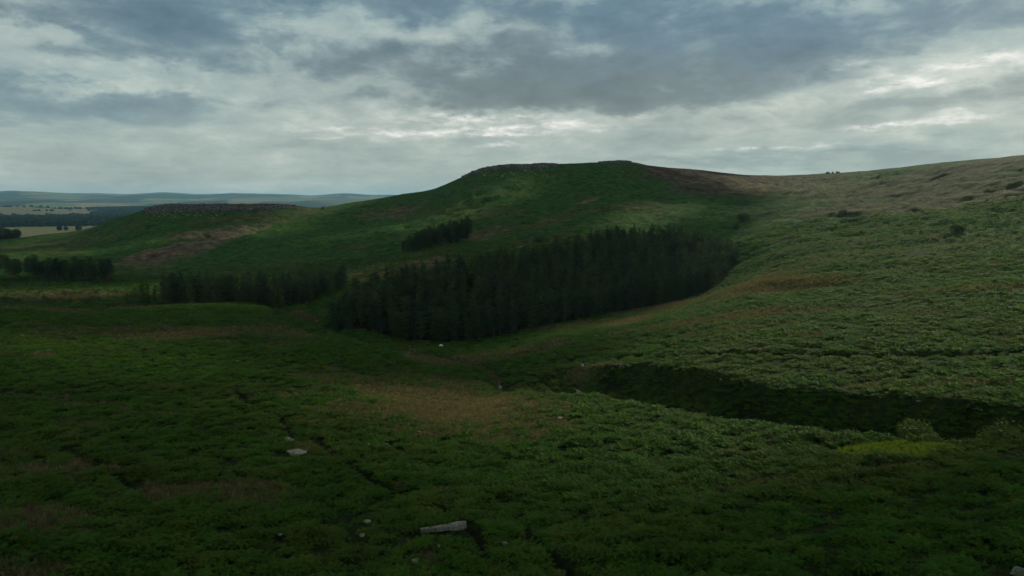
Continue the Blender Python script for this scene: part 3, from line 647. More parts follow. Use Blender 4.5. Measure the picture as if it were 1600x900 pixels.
# ------------------------------------------------------------------ trees
def tube(bm, p0, p1, r0, r1, seg=6):
    d = (p1-p0); q_ = d.to_track_quat('Z', 'Y'); rings = []
    for p_, rr in ((p0, r0), (p1, r1)):
        rings.append([bm.verts.new(p_+q_@Vector((rr*math.cos(2*math.pi*i/seg), rr*math.sin(2*math.pi*i/seg), 0))) for i in range(seg)])
    for i in range(seg): bm.faces.new((rings[0][i], rings[0][(i+1) % seg], rings[1][(i+1) % seg], rings[1][i]))
    bm.faces.new(rings[1])
def conifer(rnd, H, base, rad, shape=1.0, dead=5):
    """trunk mesh with limbs and crown mesh"""
    bm = bmesh.new(); pts_ = [Vector((rnd.uniform(-.1, .1)*k, rnd.uniform(-.1, .1)*k, H*.97*k/5)) for k in range(6)]; pts_[0].z = -.8
    for k in range(5): tube(bm, pts_[k], pts_[k+1], .20*(1-k/5.5)*H/14, .20*(1-(k+1)/5.5)*H/14)
    T = []
    nlev = 17
    for lv in range(nlev):
        f = lv/(nlev-1); z = H*(base+(1-base)*f*.97)
        env = rad*(math.sin(min(1, (f+.22)*1.8)*math.pi/2)*(1-f)**(.40*shape)+.12)
        nbr = 7 if f < .8 else 5
        for b_ in range(nbr):
            az = rnd.uniform(0, 6.28); ln = env*rnd.uniform(.55, 1.2)
            if rnd.random() < .10: ln *= 1.25
            rise = rnd.uniform(-.12, .30)+.35*f; cx0 = Vector((math.cos(az), math.sin(az), 0)); sx = Vector((-math.sin(az), math.cos(az), 0))
            c0 = Vector((0, 0, z+rnd.uniform(-.3, .3)))
            if lv % 3 == 0 and b_ < 4: tube(bm, c0, c0+cx0*ln*.8+Vector((0, 0, rise*ln*.8)), .05, .015, 4)
            for k in range(9):
                t_ = (k+.6)/9; t_ = t_**.7
                w = .62*(1.1-t_*.55)*min(1.2, ln*.5+.3)
                ctr = c0+cx0*ln*t_+Vector((0, 0, rise*ln*t_-.12*ln*t_*t_))+sx*rnd.uniform(-.35, .35)*w*1.3
                d1 = (cx0*rnd.uniform(.2, 1)+sx*rnd.uniform(-1, 1)+Vector((0, 0, rnd.uniform(-.35, .6)))).normalized()
                d2 = d1.cross(Vector((rnd.uniform(-1, 1), rnd.uniform(-1, 1), rnd.uniform(-.2, 1)))).normalized()
                T += [ctr-d1*w*.55-d2*w*.28, ctr-d1*w*.2+d2*w*.42, ctr+d1*w*.75]
    for k in range(5):
        T += [Vector((-.10, 0, H*.93)), Vector((.10, .05, H*.93)), Vector((rnd.uniform(-.3, .3), rnd.uniform(-.3, .3), H*rnd.uniform(.98, 1.03)))]
    for k in range(dead):
        az = rnd.uniform(0, 6.28); z = H*rnd.uniform(.15, base+.1); tube(bm, Vector((0, 0, z)), Vector((math.cos(az)*rad*.5, math.sin(az)*rad*.5, z+rnd.uniform(-.2, .4))), .04, .01, 4)
    mt = bpy.data.meshes.new('trunk'); bm.to_mesh(mt); bm.free(); mt.materials.append(M_bark)
    return mt, tri_mesh('crown', [tuple(v) for v in T], M_con)
rt = random.Random(9)
CON = [conifer(rt, 14.0, .05, 3.1), conifer(rt, 15.0, .12, 2.9, .85), conifer(rt, 12.5, .04, 3.4, .8), conifer(rt, 13.5, .16, 3.0, .7, 8), conifer(rt, 15.5, .06, 2.9, 1.3), conifer(rt, 12.0, .04, 3.0, .9)]
TALL = [conifer(rt, 13.5, .34, 2.7, .6, 9), conifer(rt, 14.5, .40, 2.7, .55, 9), conifer(rt, 12.5, .30, 2.9, .7, 8)]
def place_tree(name, var, x_, y_, s, label, cat, group, rz=None, tp=('trunk', 'crown'), dz=0):
    z_ = float(hgt(np.array([x_]), np.array([y_]))[0])
    e = bpy.data.objects.new(name, None); COL.objects.link(e); e.location = (x_, y_, z_+dz); e.rotation_euler = (rt.uniform(-.03, .03), rt.uniform(-.03, .03), rt.uniform(0, 6.28) if rz is None else rz)
    e.scale = (s*rt.uniform(.9, 1.12), s*rt.uniform(.9, 1.12), s); e.empty_display_size = .5
    tag(e, label, cat, group)
    for nm_, me_ in zip(tp, var): link(nm_, me_, e)
    return e
def fill(poly, step, jit=.42):
    xs = [p[0] for p in poly]; ys = [p[1] for p in poly]
    gx, gy = np.meshgrid(np.arange(min(xs), max(xs), step), np.arange(min(ys), max(ys), step)); gx = gx.ravel()+RNG.uniform(-jit, jit, gx.size)*step; gy = gy.ravel()+RNG.uniform(-jit, jit, gy.size)*step
    k = inside(gx, gy, poly); return list(zip(gx[k], gy[k]))
trees = []     # (x, y, set, scale, label, group)
def seen_rank(x_, y_): return math.hypot(x_, y_)
main = fill(PLANT, 5.3)
# make the outer edge tight
for i in range(len(PLANT)):
    (x0, y0), (x1, y1) = PLANT[i], PLANT[(i+1) % len(PLANT)]; L_ = math.hypot(x1-x0, y1-y0); k = max(1, int(L_/3.9))
    for j in range(k):
        t_ = (j+rt.random()*.6)/k; main.append((x0+(x1-x0)*t_+rt.uniform(-2.4, 2.4), y0+(y1-y0)*t_+rt.uniform(-2.6, 2.2)))
for (x_, y_) in main:
    ed = float(pdist(np.array(x_), np.array(y_), PLANT[:10]))
    if ed < 5.5: lab, gr = 'tall dark conifer on the near edge of the large valley plantation', 'conifers on the near edge of the large plantation'
    else: lab, gr = 'dark conifer packed among others inside the large valley plantation', 'conifers inside the large plantation'
    trees.append((x_, y_, 'C', rt.uniform(.58, 1.0)**.8*1.04*(1.02 if ed < 25 else .98), lab, gr))
BELT = [wp(258, 480, 312), wp(330, 480, 312), wp(420, 476, 316), wp(475, 472, 330), wp(535, 462, 345), wp(540, 455, 372), wp(470, 450, 372), wp(400, 455, 345), wp(255, 462, 340)]
for (x_, y_) in fill(BELT, 4.4): trees.append((x_, y_, 'C', rt.uniform(.66, .98), 'dark conifer in the long belt of trees left of the large plantation', 'conifers in the long belt left of the plantation'))
for px, s in ((200, .5), (212, .62), (222, .70), (232, .66), (243, .45), (206, .5), (226, .6)):
    x_, y_ = wp(px, 479, 310+rt.uniform(-3, 9)); trees.append((x_, y_, 'C', s, 'short bushy conifer in the small group at the left end of the tree belt', 'short conifers at the left end of the belt'))
CL = [wp(8, 440, 436), wp(60, 440, 430), wp(120, 441, 428), wp(175, 442, 425), wp(176, 436, 450), wp(100, 434, 452), wp(8, 436, 452)]
for (x_, y_) in fill(CL, 4.3): trees.append((x_, y_, 'T', rt.uniform(.62, .95), 'slim bare stemmed conifer in the far left copse', 'conifers in the far left copse'))
for px in (-14, -8, -2, 3, 9): trees.append((*wp(px, 418, 520+rt.uniform(-8, 8)), 'C', rt.uniform(.55, .75), 'small conifer at the left edge of the view on the lower slope', 'conifers at the left edge on the slope'))
UP = [wp(628, 388, 448), wp(665, 386, 446), wp(700, 380, 462), wp(738, 362, 496), wp(732, 356, 512), wp(690, 368, 488), wp(632, 382, 462)]
for (x_, y_) in fill(UP, 3.9): trees.append((x_, y_, 'T' if rt.random() < .5 else 'C', rt.uniform(.50, .72)+.36*min(1, max(0, (x_+70)/40)), 'slim conifer in the small isolated copse halfway up the hillside', 'conifers in the isolated hillside copse'))
# the 290 that show largest become things of their own: nearest first, the small copses always
pri = sorted(range(len(trees)), key=lambda i: math.hypot(trees[i][0], trees[i][1]) - (400 if trees[i][5] not in ('conifers on the near edge of the large plantation', 'conifers inside the large plantation', 'conifers in the long belt left of the plantation', ) else 0))
ind = set(pri[:290]); rest = [trees[i] for i in range(len(trees)) if i not in ind]
print('trees', len(trees), 'individual', len(ind))
for i in sorted(ind):
    x_, y_, st_, s, lab, gr = trees[i]
    place_tree('conifer', rt.choice(CON if st_ == 'C' else TALL), x_, y_, s, lab, 'tree', gr)
both = []
for mt_, mc_ in CON:
    bm = bmesh.new(); bm.from_mesh(mt_); k = len(bm.faces); bm.from_mesh(mc_)
    for i_, f_ in enumerate(bm.faces): f_.material_index = 0 if i_ < k else 1
    mb = bpy.data.meshes.new('plantation_tree'); bm.to_mesh(mb); bm.free(); mb.materials.append(M_bark); mb.materials.append(M_con); both.append(mb)
rx_ = np.array([t_[0] for t_ in rest]); ry_ = np.array([t_[1] for t_ in rest])
scatter('conifer_wood', both, np.stack([rx_, ry_, hgt(rx_, ry_)], -1), np.stack([0*rx_, 0*rx_, RNG.uniform(0, 6.28, len(rx_))], -1), np.array([t_[3] for t_ in rest]), 'massed dark crowns of the back rows of the plantation and belt', 'wood')

# ------------------------------------------------------------------ shrubs
def shrub(rnd, R_=1.6, H=2.2, n_=900, leaf=.16, mat=None, lobes=9):
    bm = bmesh.new(); T = []; ends = []
    for k in range(lobes):
        az = rnd.uniform(0, 6.28); rr = R_*rnd.uniform(.2, .8); e = Vector((rr*math.cos(az), rr*math.sin(az), H*rnd.uniform(.45, .88))); ends.append((e, rnd.uniform(.28, .5)*R_))
        m_ = e*.5+Vector((0, 0, .1*H)); tube(bm, Vector((rnd.uniform(-.1, .1), rnd.uniform(-.1, .1), -.4)), m_, .07*R_/1.6, .045*R_/1.6, 5); tube(bm, m_, e, .045*R_/1.6, .015, 5)
    for i in range(n_):
        e, rr = rnd.choice(ends); v = Vector((rnd.gauss(0, 1), rnd.gauss(0, 1), rnd.gauss(0, .8))).normalized()*rr*rnd.uniform(.55, 1.12); p_ = e+v
        if p_.z < .05: p_.z = rnd.uniform(.05, .4)
        d1 = Vector((rnd.gauss(0, 1), rnd.gauss(0, 1), rnd.gauss(0, 1))).normalized(); d2 = d1.cross(Vector((rnd.gauss(0, 1), rnd.gauss(0, 1), 1.3))).normalized(); w = leaf*rnd.uniform(.6, 1.4)
        T += [p_-d1*w-d2*w*.5, p_-d1*w*.1+d2*w*.7, p_+d1*w]
    mt = bpy.data.meshes.new('stem'); bm.to_mesh(mt); bm.free(); mt.materials.append(M_bark)
    return mt, tri_mesh('foliage', [tuple(v) for v in T], mat or M_shr)
rs = random.Random(21)
M_scr = fol_mat('scrub_leaves', [(.075, .100, .040), (.060, .085, .034), (.095, .105, .050)], .3, .6, .2)
SC = [shrub(rs, 1.5, 2.0, 900, .16, M_scr) for _ in range(2)]
SH = [shrub(rs, 1.7, 2.2, 1100, .15) for _ in range(3)]; WL = [shrub(rs, 2.4, 2.7, 3000, .13, M_shl, 15) for _ in range(2)]
def put_shrub(px, py, s, label, var, cat='shrub', name='shrub', group=None, r_=None, dz=0):
    if r_ is None: x_, y_, z_, rr = locate(px, py)
    else: x_, y_ = wp(px, py, r_)
    if r_ is None and dz == 0: dz = -.32*s*1.6
    return place_tree(name, var, x_, y_, s, label, cat, group, None, ('stem', 'foliage'), dz)
put_shrub(1430, 690, 1.05, 'pale green rounded willow bush rising from the gully behind the vivid marsh grass', WL[0], r_=90, dz=2.4, name='willow_bush')
put_shrub(1530, 700, .8, 'low yellowish bush on the gully edge right of the marsh grass', WL[1], r_=85.5, dz=.2, name='willow_bush')
put_shrub(1596, 705, 1.45, 'tall yellow green bush cut off by the right edge of the view', WL[0], r_=84, dz=.5, name='willow_bush')
put_shrub(1322, 690, .60, 'small dark bush at the left end of the vivid marsh grass', SH[0])
put_shrub(435, 492, 1.6, 'round dark bush beside the eroded bank left of the plantation', SH[1])
put_shrub(842, 378, 2.3, 'small dark lone tree standing just above the plantation', SH[2], 'tree', 'small_tree')
put_shrub(1160, 345, 3.0, 'broad dark bush in the hollow right of the hill', SH[0])
put_shrub(1148, 358, 1.9, 'small dark bush just below the broad bush in the hollow', SH[1])
put_shrub(1318, 336, 1.9, 'dark bush beside the faint track on the right hillside', SH[2])
put_shrub(1495, 362, 2.2, 'dark lone bush high on the right slope', SH[0])
put_shrub(325, 372, 2.0, 'tiny dark bush alone on the pinkish left slope', SH[1])
put_shrub(505, 327, 1.5, 'tiny bush on the skyline saddle right of the low crag', SH[2])
sc_n = 0
for k in range(120):
    px = rs.uniform(-10, 245); py = rs.uniform(446, 478) if k > 30 else rs.uniform(470, 478)
    if px > 190 and py > 470: continue
    put_shrub(px, py, rs.uniform(.35, .95) if k > 30 else rs.uniform(.5, 1.05), 'small green scrub bush on the rough flat below the far left copse', rs.choice(SC if rs.random() < .7 else SH), group='scrub bushes on the rough flat at left'); sc_n += 1
for k in range(16):
    px = rs.uniform(200, 520); py = rs.uniform(474, 486)-max(0, (px-400)*.06)
    put_shrub(px, py, rs.uniform(.3, .6), 'low bush along the foot of the conifer belt', rs.choice(SH), group='bushes along the foot of the conifer belt')
# rusty orange fern
fx_, fy_, fz_, fr_ = locate(756, 578)
rf_ = bracken('rusty_fern', rp, M_rus, 9, .62, 5); o = link('rusty_fern', rf_); o.location = (fx_, fy_, fz_+.25); tag(o, 'single bright orange dead fern beside the brook', 'fern')

# ------------------------------------------------------------------ rocks
def rock(rnd, flat=.6, n_=16, name='boulder', mat=None, sub=True, elong=1.3):
    bm = bmesh.new()
    for i in range(n_):
        v = Vector((rnd.gauss(0, 1), rnd.gauss(0, 1), rnd.gauss(0, 1))).normalized()
        bm.verts.new((v.x*.5*elong*rnd.uniform(.8, 1), v.y*.5*rnd.uniform(.8, 1), max(-.3, min(.42, v.z*.55))*flat*rnd.uniform(.9, 1.05)))
    bmesh.ops.convex_hull(bm, input=bm.verts); bmesh.ops.delete(bm, geom=[v for v in bm.verts if not v.link_faces], context='VERTS')
    if sub:
        bmesh.ops.bevel(bm, geom=bm.edges[:], offset=.035, segments=2, affect='EDGES', profile=.5)
        bmesh.ops.triangulate(bm, faces=bm.faces[:]); bmesh.ops.subdivide_edges(bm, edges=[e for e in bm.edges if e.calc_length() > .18], cuts=1)
        for v in bm.verts:
            d = mnoise.noise(v.co*4+Vector((rnd.random(), 0, 0)))*.04; v.co += v.normal*d if v.normal.length else Vector()
    me = bpy.data.meshes.new(name); bm.to_mesh(me); bm.free(); me.materials.append(mat or M_rock); return me
rk = random.Random(33)
RK = [rock(rk, rk.uniform(.5, .9)) for _ in range(6)]; RP = [rock(rk, rk.uniform(.4, .8), mat=M_pale) for _ in range(4)]; RD = [rock(rk, 1.0, mat=M_dark) for _ in range(4)]
RR = [rock(rk, 1.0, mat=M_red) for _ in range(2)]
def put_rock(px, py, w, label, me_, h=None, group=None, dz=0, rz=None, dy=None, name='boulder'):
    """w = width in photo pixels"""
    x_, y_, z_, rr = locate(px, py); s = w/F*rr
    if not group: print('rock', label[:40], round(s, 2), round(rr))
    o = link(name, me_); o.location = (x_, y_, z_+dz); o.rotation_euler = (rk.uniform(-.12, .12), rk.uniform(-.12, .12), rk.uniform(-.4, .4) if rz is None else rz)
    o.scale = (s/1.3, (dy or s*.8), (h if h else s*rk.uniform(.6, .95))); tag(o, label, 'boulder', group); return o
put_rock(453, 692, 21, 'pale flat topped boulder in bracken, upper of two near each other at left', RP[0], 1.3, dz=.45)
put_rock(464, 711, 40, 'long low pale slab just below the flat topped boulder', RP[1], 1.1, dz=.35, dy=1.6)
put_rock(655, 678, 8, 'small rounded grey stone at the edge of the big brown patch', RP[2], .8, dz=.3)
put_rock(576, 699, 8, 'small pale stone at the left end of a dark bracken gap', RP[3], .7, dz=.3)
put_rock(604, 698, 10, 'thin pale stone right of the dark bracken gap', RP[0], .5, dz=.4)
put_rock(626, 722, 5, 'tiny pinkish stone alone in mid bracken', RP[2], .6, dz=.4)
put_rock(574, 823, 14, 'pale flat stone lying left of the long pale slab in the foreground', RP[1], .5, dz=.45)
put_rock(566, 843, 12, 'dull brownish stone below the pale flat stone in the foreground', RK[1], .5, dz=.35)
put_rock(438, 844, 8, 'small grey stone in the dark lower left bracken', RP[2], .6, dz=.45)
put_rock(650, 885, 20, 'pale flat stone at the bottom edge of the view', RP[3], .5, dz=.4)
put_rock(686, 863, 5, 'little upright stone beside the brown hollow in the foreground', RP[1], .7, dz=.5)
put_rock(788, 857, 14, 'low grey stone right of the brown hollow in the foreground', RK[3], .5, dz=.4)
put_rock(360, 810, 10, 'pale stone in brown vegetation at lower left', RP[0], .5, dz=.4)
put_rock(875, 657, 18, 'flat grey stone at the right end of the brown patch', RK[2], .8, dz=.3)
put_rock(904, 617, 10, 'upright pale boulder at the foot of the gully bank', RP[1], 2.0, dz=.6)
put_rock(866, 557, 5, 'small pale pointed stone on the slope right of the brook', RP[2], 1.0, dz=.4)
put_rock(912, 541, 5, 'small brown stone in bracken above the pointed stone', RR[0], .7, dz=.4)
put_rock(1126, 598, 6, 'small pale stone on the lip of the gully', RP[3], .8, dz=.5)
put_rock(1436, 631, 9, 'pale stone half way down the far gully bank', RP[0], .6, dz=.4)
put_rock(1530, 643, 14, 'grey slab low on the gully bank at right', RK[4], .5, dz=.3)
put_rock(68, 552, 26, 'long pale stone in bracken at far left', RP[2], 1.0, dz=.5, dy=1.5)
put_rock(36, 526, 9, 'small pale stone above the long stone at far left', RP[0], .8, dz=.4)
put_rock(370, 568, 8, 'small pale stone in the middle of the left field', RP[1], .8, dz=.5)
put_rock(472, 477, 6, 'pale stone on the grassy shelf left of the plantation', RP[3], 1.0, dz=.3)
put_rock(479, 474, 5, 'smaller pale stone behind its neighbour on the grassy shelf', RP[1], 1.0, dz=.3)
put_rock(495, 503, 8, 'grey stone by the eroded stream bank', RK[1], .8, dz=.3)
put_rock(516, 522, 7, 'pale stone on the field edge above the valley', RP[0], .7, dz=.4)
put_rock(745, 540, 5, 'grey stone on the grass at the foot of the plantation', RK[5], .7, dz=.3)
put_rock(820, 542, 8, 'dull stone beneath the plantation edge', RK[2], .8, dz=.3)
put_rock(1599, 902, 40, 'brown rock poking into the bottom right corner', RK[0], .9, dz=.25)
# long pale slab in the foreground: own shape, a tapering tilted tongue of rock
x_, y_, z_, rr = locate(693, 833)
bm = bmesh.new(); Ls = 80/F*rr; prof = [(-.5, .03, .22), (-.36, .06, .26), (-.2, .07, .27), (-.05, .10, .30), (.08, .08, .31), (.2, .15, .37), (.30, .18, .44), (.40, .12, .50), (.47, .13, .52), (.5, .05, .44)]
rings = []
for t_, w_, h_ in prof:
    rings.append([bm.verts.new((t_*Ls, sy*w_*2.0+rk.uniform(-.04, .04), z0+rk.uniform(-.03, .03))) for sy, z0 in ((-1, -.5), (-.95, h_*.72), (-.2, h_+.05), (.8, h_), (1, h_*.5), (1, -.5))])
for a_, b_ in zip(rings[:-1], rings[1:]):
    for i in range(6): bm.faces.new((a_[i], b_[i], b_[(i+1) % 6], a_[(i+1) % 6]))
bm.faces.new(rings[0]); bm.faces.new(list(reversed(rings[-1]))); bmesh.ops.recalc_face_normals(bm, faces=bm.faces[:])
bmesh.ops.bevel(bm, geom=bm.edges[:], offset=.04, segments=2, affect='EDGES')
me = bpy.data.meshes.new('rock_slab'); bm.to_mesh(me); bm.free(); me.materials.append(M_pale)
o = link('rock_slab', me); o.location = (x_, y_, z_+.50); o.scale = (.95, .8, .58); o.rotation_euler = (math.radians(9), math.radians(-3), math.radians(8)); tag(o, 'long pale slab tapering to the left, largest bare rock in the foreground', 'rock')
# stone spill in the valley
for k in range(34):
    px = rk.gauss(641, 9); py = rk.gauss(549, 6)
    put_rock(px, py, rk.uniform(2.5, 7), 'stone in the tumbled stone spill at the valley bottom', rk.choice(RP+RK), group='stones of the spill in the valley bottom', dz=.25)
put_rock(636, 565, 9, 'pinkish block at the lower end of the stone spill', RR[1], 1.1, dz=.2); put_rock(692, 591-21, 8, 'reddish stone by the brook right of the stone spill', RR[0], .6, dz=.1)
for k in range(16):
    px = rk.uniform(908, 985); py = 572+rk.uniform(-2, 5)
    put_rock(px, py, rk.uniform(4, 9), 'grey stone along the broken top of the gully bank', rk.choice(RK), group='stones along the top of the gully bank', dz=.35)
# scattered stones below the crags and over the hillside
def strew(n_, x0, x1, y0, y1, w0, w1, label, group, mats):
    for k in range(n_):
        px = rk.uniform(x0, x1); py = rk.uniform(y0, y1)
        x_, y_, z_, rr = locate(px, py)
        if rr > 1000: continue
        put_rock(px, py, rk.uniform(w0, w1)*rk.choice((.7, .8, 1)), label, rk.choice(mats), group=group, dz=.2)
strew(70, 235, 350, 327, 342, 2.5, 5.5, 'grey fallen block on the slope below the low left crag', 'fallen blocks below the low left crag', RK)
strew(20, 330, 430, 323, 332, 2, 4, 'grey block under the long low right half of the left crag', 'blocks under the right half of the left crag', RK)
strew(30, 560, 665, 322, 350, 2, 4.5, 'pale boulder strewn on the open slope left of the hill', 'boulders strewn left of the hill', RP+RK)
strew(16, 60, 420, 350, 392, 1.8, 3.5, 'small pale boulder scattered on the lower left slope', 'boulders on the lower left slope', RP)
strew(50, 730, 868, 264, 277, 2.5, 6, 'grey block fallen below the crag on the hill top', 'blocks fallen below the hilltop crag', RK)
strew(30, 930, 985, 256, 284, 1.8, 4, 'grey block spilling down below the highest point', 'blocks spilling below the highest point', RK+RP)
strew(22, 680, 870, 280, 345, 1.6, 3, 'small pale boulder on the green hillside below the crag', 'boulders on the hillside below the crag', RP)
strew(18, 560, 700, 414, 428, 1.8, 3.2, 'small pale stone in the pinkish clearing behind the plantation', 'stones in the clearing behind the plantation', RP)
strew(12, 770, 850, 376, 392, 2, 4, 'grey stone on the rough ground above the plantation', 'stones on rough ground above the plantation', RK+RP)

# crags: each one formation of jointed blocks along the brow
def crag(name, line, label, hmin, hmax, rows=2, step=2.2, mat=M_dark):
    """line: list of photo points along the brow"""
    bm = bmesh.new(); W_ = []
    for (px, py, k) in line:
        a, t_ = ray(px, py); rc = float(np.interp(a, cra, crr)); W_.append((a, rc, k))
    A0 = [w[0] for w in W_]; K0 = [w[2] for w in W_]
    a = A0[0]
    while a < A0[-1]:
        rc = float(np.interp(a, cra, crr)); k = float(np.interp(a, A0, K0))
        for rw in range(rows):
            rr = rc-1.5-rw*3.4+rk.uniform(-1.5, 1.5); x_, y_ = rr*math.sin(a), rr*math.cos(a); z_ = float(hgt(np.array([x_]), np.array([y_]))[0])
            h_ = rk.uniform(hmin, hmax)*k*(1 if rw == 0 else .8); w_ = rk.uniform(2.0, 4.4)*rk.choice((1, 1, 1.8)); d_ = rk.uniform(2.5, 5); h_ *= rk.choice((.7, 1, 1.2))
            if h_ < .4: continue
            b2 = bmesh.new()
            for sx in (-.5, .5):
                for sy in (-.5, .5):
                    for sz in (-.5, .5): b2.verts.new((sx*rk.uniform(.72, 1), sy*rk.uniform(.75, 1), sz*rk.uniform(.78, 1)))
            for e_ in range(3): b2.verts.new((rk.uniform(-.5, .5), -.5, rk.uniform(-.4, .4)))
            bmesh.ops.convex_hull(b2, input=b2.verts); bmesh.ops.delete(b2, geom=[v for v in b2.verts if not v.link_faces], context='VERTS')
            mtx = Matrix.Translation((x_, y_, z_+(.9-h_*.5 if rw == 0 else h_*.02)))@Matrix.Rotation(rk.uniform(-.5, .5)-a, 4, 'Z')@Matrix.Rotation(rk.uniform(-.12, .12), 4, 'Y')@Matrix.Diagonal((w_, d_, h_*1.35, 1))
            bmesh.ops.transform(b2, matrix=mtx, verts=b2.verts); tmp = bpy.data.meshes.new('x'); b2.to_mesh(tmp); b2.free(); bm.from_mesh(tmp); bpy.data.meshes.remove(tmp)
        a += step*rk.uniform(.6, 1.3)/rc
    me = bpy.data.meshes.new(name); bm.to_mesh(me); bm.free(); me.materials.append(mat)
    o = link(name, me); tag(o, label, 'crag'); return o
crag('crag', [(229, 322, .6), (240, 322, 1), (300, 320, 1.05), (350, 319, 1.05), (400, 320, .8), (440, 320, .45), (462, 321, .2)], 'long low dark gritstone crag crowning the left spur', 2.2, 4.0, 6)
crag('crag', [(722, 277, .3), (745, 266, .9), (770, 261, 1), (800, 258, 1), (850, 256, .9), (868, 256, .4)], 'dark gritstone crag along the left brow of the flat topped hill', 2.0, 3.8, 5)
crag('crag', [(932, 253, .25), (950, 252, .7), (975, 252, .9), (988, 252, .6)], 'small broken crag on the highest point of the hill', 1.4, 2.6, 4)
for px, w, me_, lab in ((1293, 9, RR[0], 'reddish rounded rock on the skyline, left of three together'), (1301, 4, RD[1], 'small grey rock between two reddish rocks on the skyline'), (1309, 8, RR[1], 'reddish rounded rock on the skyline, right of three together')):
    a, t_ = ray(px, 271); rc = float(np.interp(a, cra, crr))-2; o = link('boulder', me_); o.location = (rc*math.sin(a), rc*math.cos(a), float(hgt(np.array([rc*math.sin(a)]), np.array([rc*math.cos(a)]))[0])+.6)
    o.scale = (w/F*rc/1.3, 4, 3.6 if w > 5 else 2.6); tag(o, lab, 'boulder')
for px, lab in ((1075, 'left of two thin posts on the heather skyline'), (1079, 'right of two thin posts on the heather skyline')):
    a, t_ = ray(px, 264); rc = float(np.interp(a, cra, crr))-2; bm = bmesh.new(); tube(bm, Vector((0, 0, -.3)), Vector((.05, 0, 2.3)), .14, .11, 8); bm.verts.ensure_lookup_table()
    me = bpy.data.meshes.new('post'); bm.to_mesh(me); bm.free(); me.materials.append(M_wood); o = link('post', me); o.location = (rc*math.sin(a), rc*math.cos(a), float(hgt(np.array([rc*math.sin(a)]), np.array([rc*math.cos(a)]))[0])); tag(o, lab, 'post')

# ------------------------------------------------------------------ sheep
def skin(name, vs_, es_, rad, mat, parent=None, lvl=2):
    me = bpy.data.meshes.new(name); me.from_pydata(vs_, es_, []); o = bpy.data.objects.new(name, me); COL.objects.link(o)
    md = o.modifiers.new('skin', 'SKIN'); sv = me.skin_vertices[0].data
    for i, rr_ in enumerate(rad): sv[i].radius = rr_ if isinstance(rr_, tuple) else (rr_, rr_)
    sv[0].use_root = True
    o.modifiers.new('sub', 'SUBSURF').levels = lvl; o.modifiers['sub'].render_levels = lvl
    dg = bpy.context.evaluated_depsgraph_get(); m2 = bpy.data.meshes.new_from_object(o.evaluated_get(dg)); bpy.data.objects.remove(o)
    m2.materials.clear(); m2.materials.append(mat)
    for p_ in m2.polygons: p_.use_smooth = True
    return m2
Vs = [(0, 0, .62), (.28, 0, .64), (.45, 0, .62), (-.28, 0, .64), (-.46, 0, .60), (.60, 0, .52), (.70, 0, .36), (.76, 0, .20), (.84, 0, .10), (-.56, 0, .50), (-.59, 0, .36)]
Rd = [(.27, .29), (.25, .27), (.17, .20), (.26, .28), (.18, .2), .11, .085, .075, .045, .04, .025]
Es = [(0, 1), (1, 2), (0, 3), (3, 4), (2, 5), (5, 6), (6, 7), (7, 8), (4, 9), (9, 10)]
for px_, base_ in ((.36, 2), (-.36, 4)):
    for s in (-1, 1):
        k = len(Vs)
        if px_ > 0: leg = [(.36, .14*s, .42), (.37, .13*s, .22), (.36, .13*s, .02)]
        else: leg = [(-.34, .14*s, .42), (-.43, .13*s, .22), (-.39, .13*s, .02)]
        Vs += leg; Rd += [.10, .04, .035]; Es += [(1 if px_ > 0 else 3, k), (k, k+1), (k+1, k+2)]
body = skin('sheep', Vs, Es, Rd, M_wool)
x_, y_, z_, rr = locate(689, 544)
o = link('sheep', body); o.location = (x_, y_, z_+.30); o.scale = (1.15, 1.15, 1.15); o.rotation_euler = (0, 0, math.radians(35)); tag(o, 'lone white sheep grazing at the foot of the plantation', 'sheep')
bm = bmesh.new()
for s in (-1, 1):
    v = [bm.verts.new(q_) for q_ in ((.71, .06*s, .34), (.74, .07*s, .30), (.70, .20*s, .27), (.68, .17*s, .32), (.70, .10*s, .345))]; bm.faces.new(v)
me = bpy.data.meshes.new('ear'); bm.to_mesh(me); bm.free(); me.materials.append(M_face); link('ear', me, o).location = (0, 0, 0)

# ------------------------------------------------------------------ far woods at left: massed crowns
def puff(rnd, R_=4.5, H=9):
    T = []
    for i in range(130):
        v = Vector((rnd.gauss(0, 1), rnd.gauss(0, 1), rnd.gauss(0, 1))).normalized(); p_ = Vector((v.x*R_, v.y*R_, H*.55+v.z*H*.45))*rnd.uniform(.85, 1.05); w = rnd.uniform(1.2, 2.2)
        d1 = Vector((rnd.gauss(0, 1), rnd.gauss(0, 1), rnd.gauss(0, 1))).normalized(); d2 = d1.cross(v).normalized(); T += [p_-d1*w-d2*w, p_+d2*w*1.2, p_+d1*w]
    return tri_mesh('far_tree', [tuple(v) for v in T], M_ftr)
PF = [puff(rs) for _ in range(3)]
fx, fy, fr = rnd_polar(90000, 1400, 5600, .72); k = (fx < 0) & (fx > -.75*fy) & (fx < -.12*fy)
fx, fy, fr = fx[k], fy[k], fr[k]; k = cover_at(wood, fx, fy) > .5; 
hedge = (~k) & (np.abs(fbm(fx, fy, 420, 1, 501)) < .012); k = k | hedge
fx, fy = fx[k], fy[k]; print('far trees', len(fx))
scatter('far_woodland', PF, np.stack([fx, fy, hgt(fx, fy)-1], -1), np.stack([0*fx, 0*fx, RNG.uniform(0, 6.28, len(fx))], -1), RNG.uniform(.8, 1.7, len(fx)), 'dark blue woods massed across the distant lowland at left', 'wood')
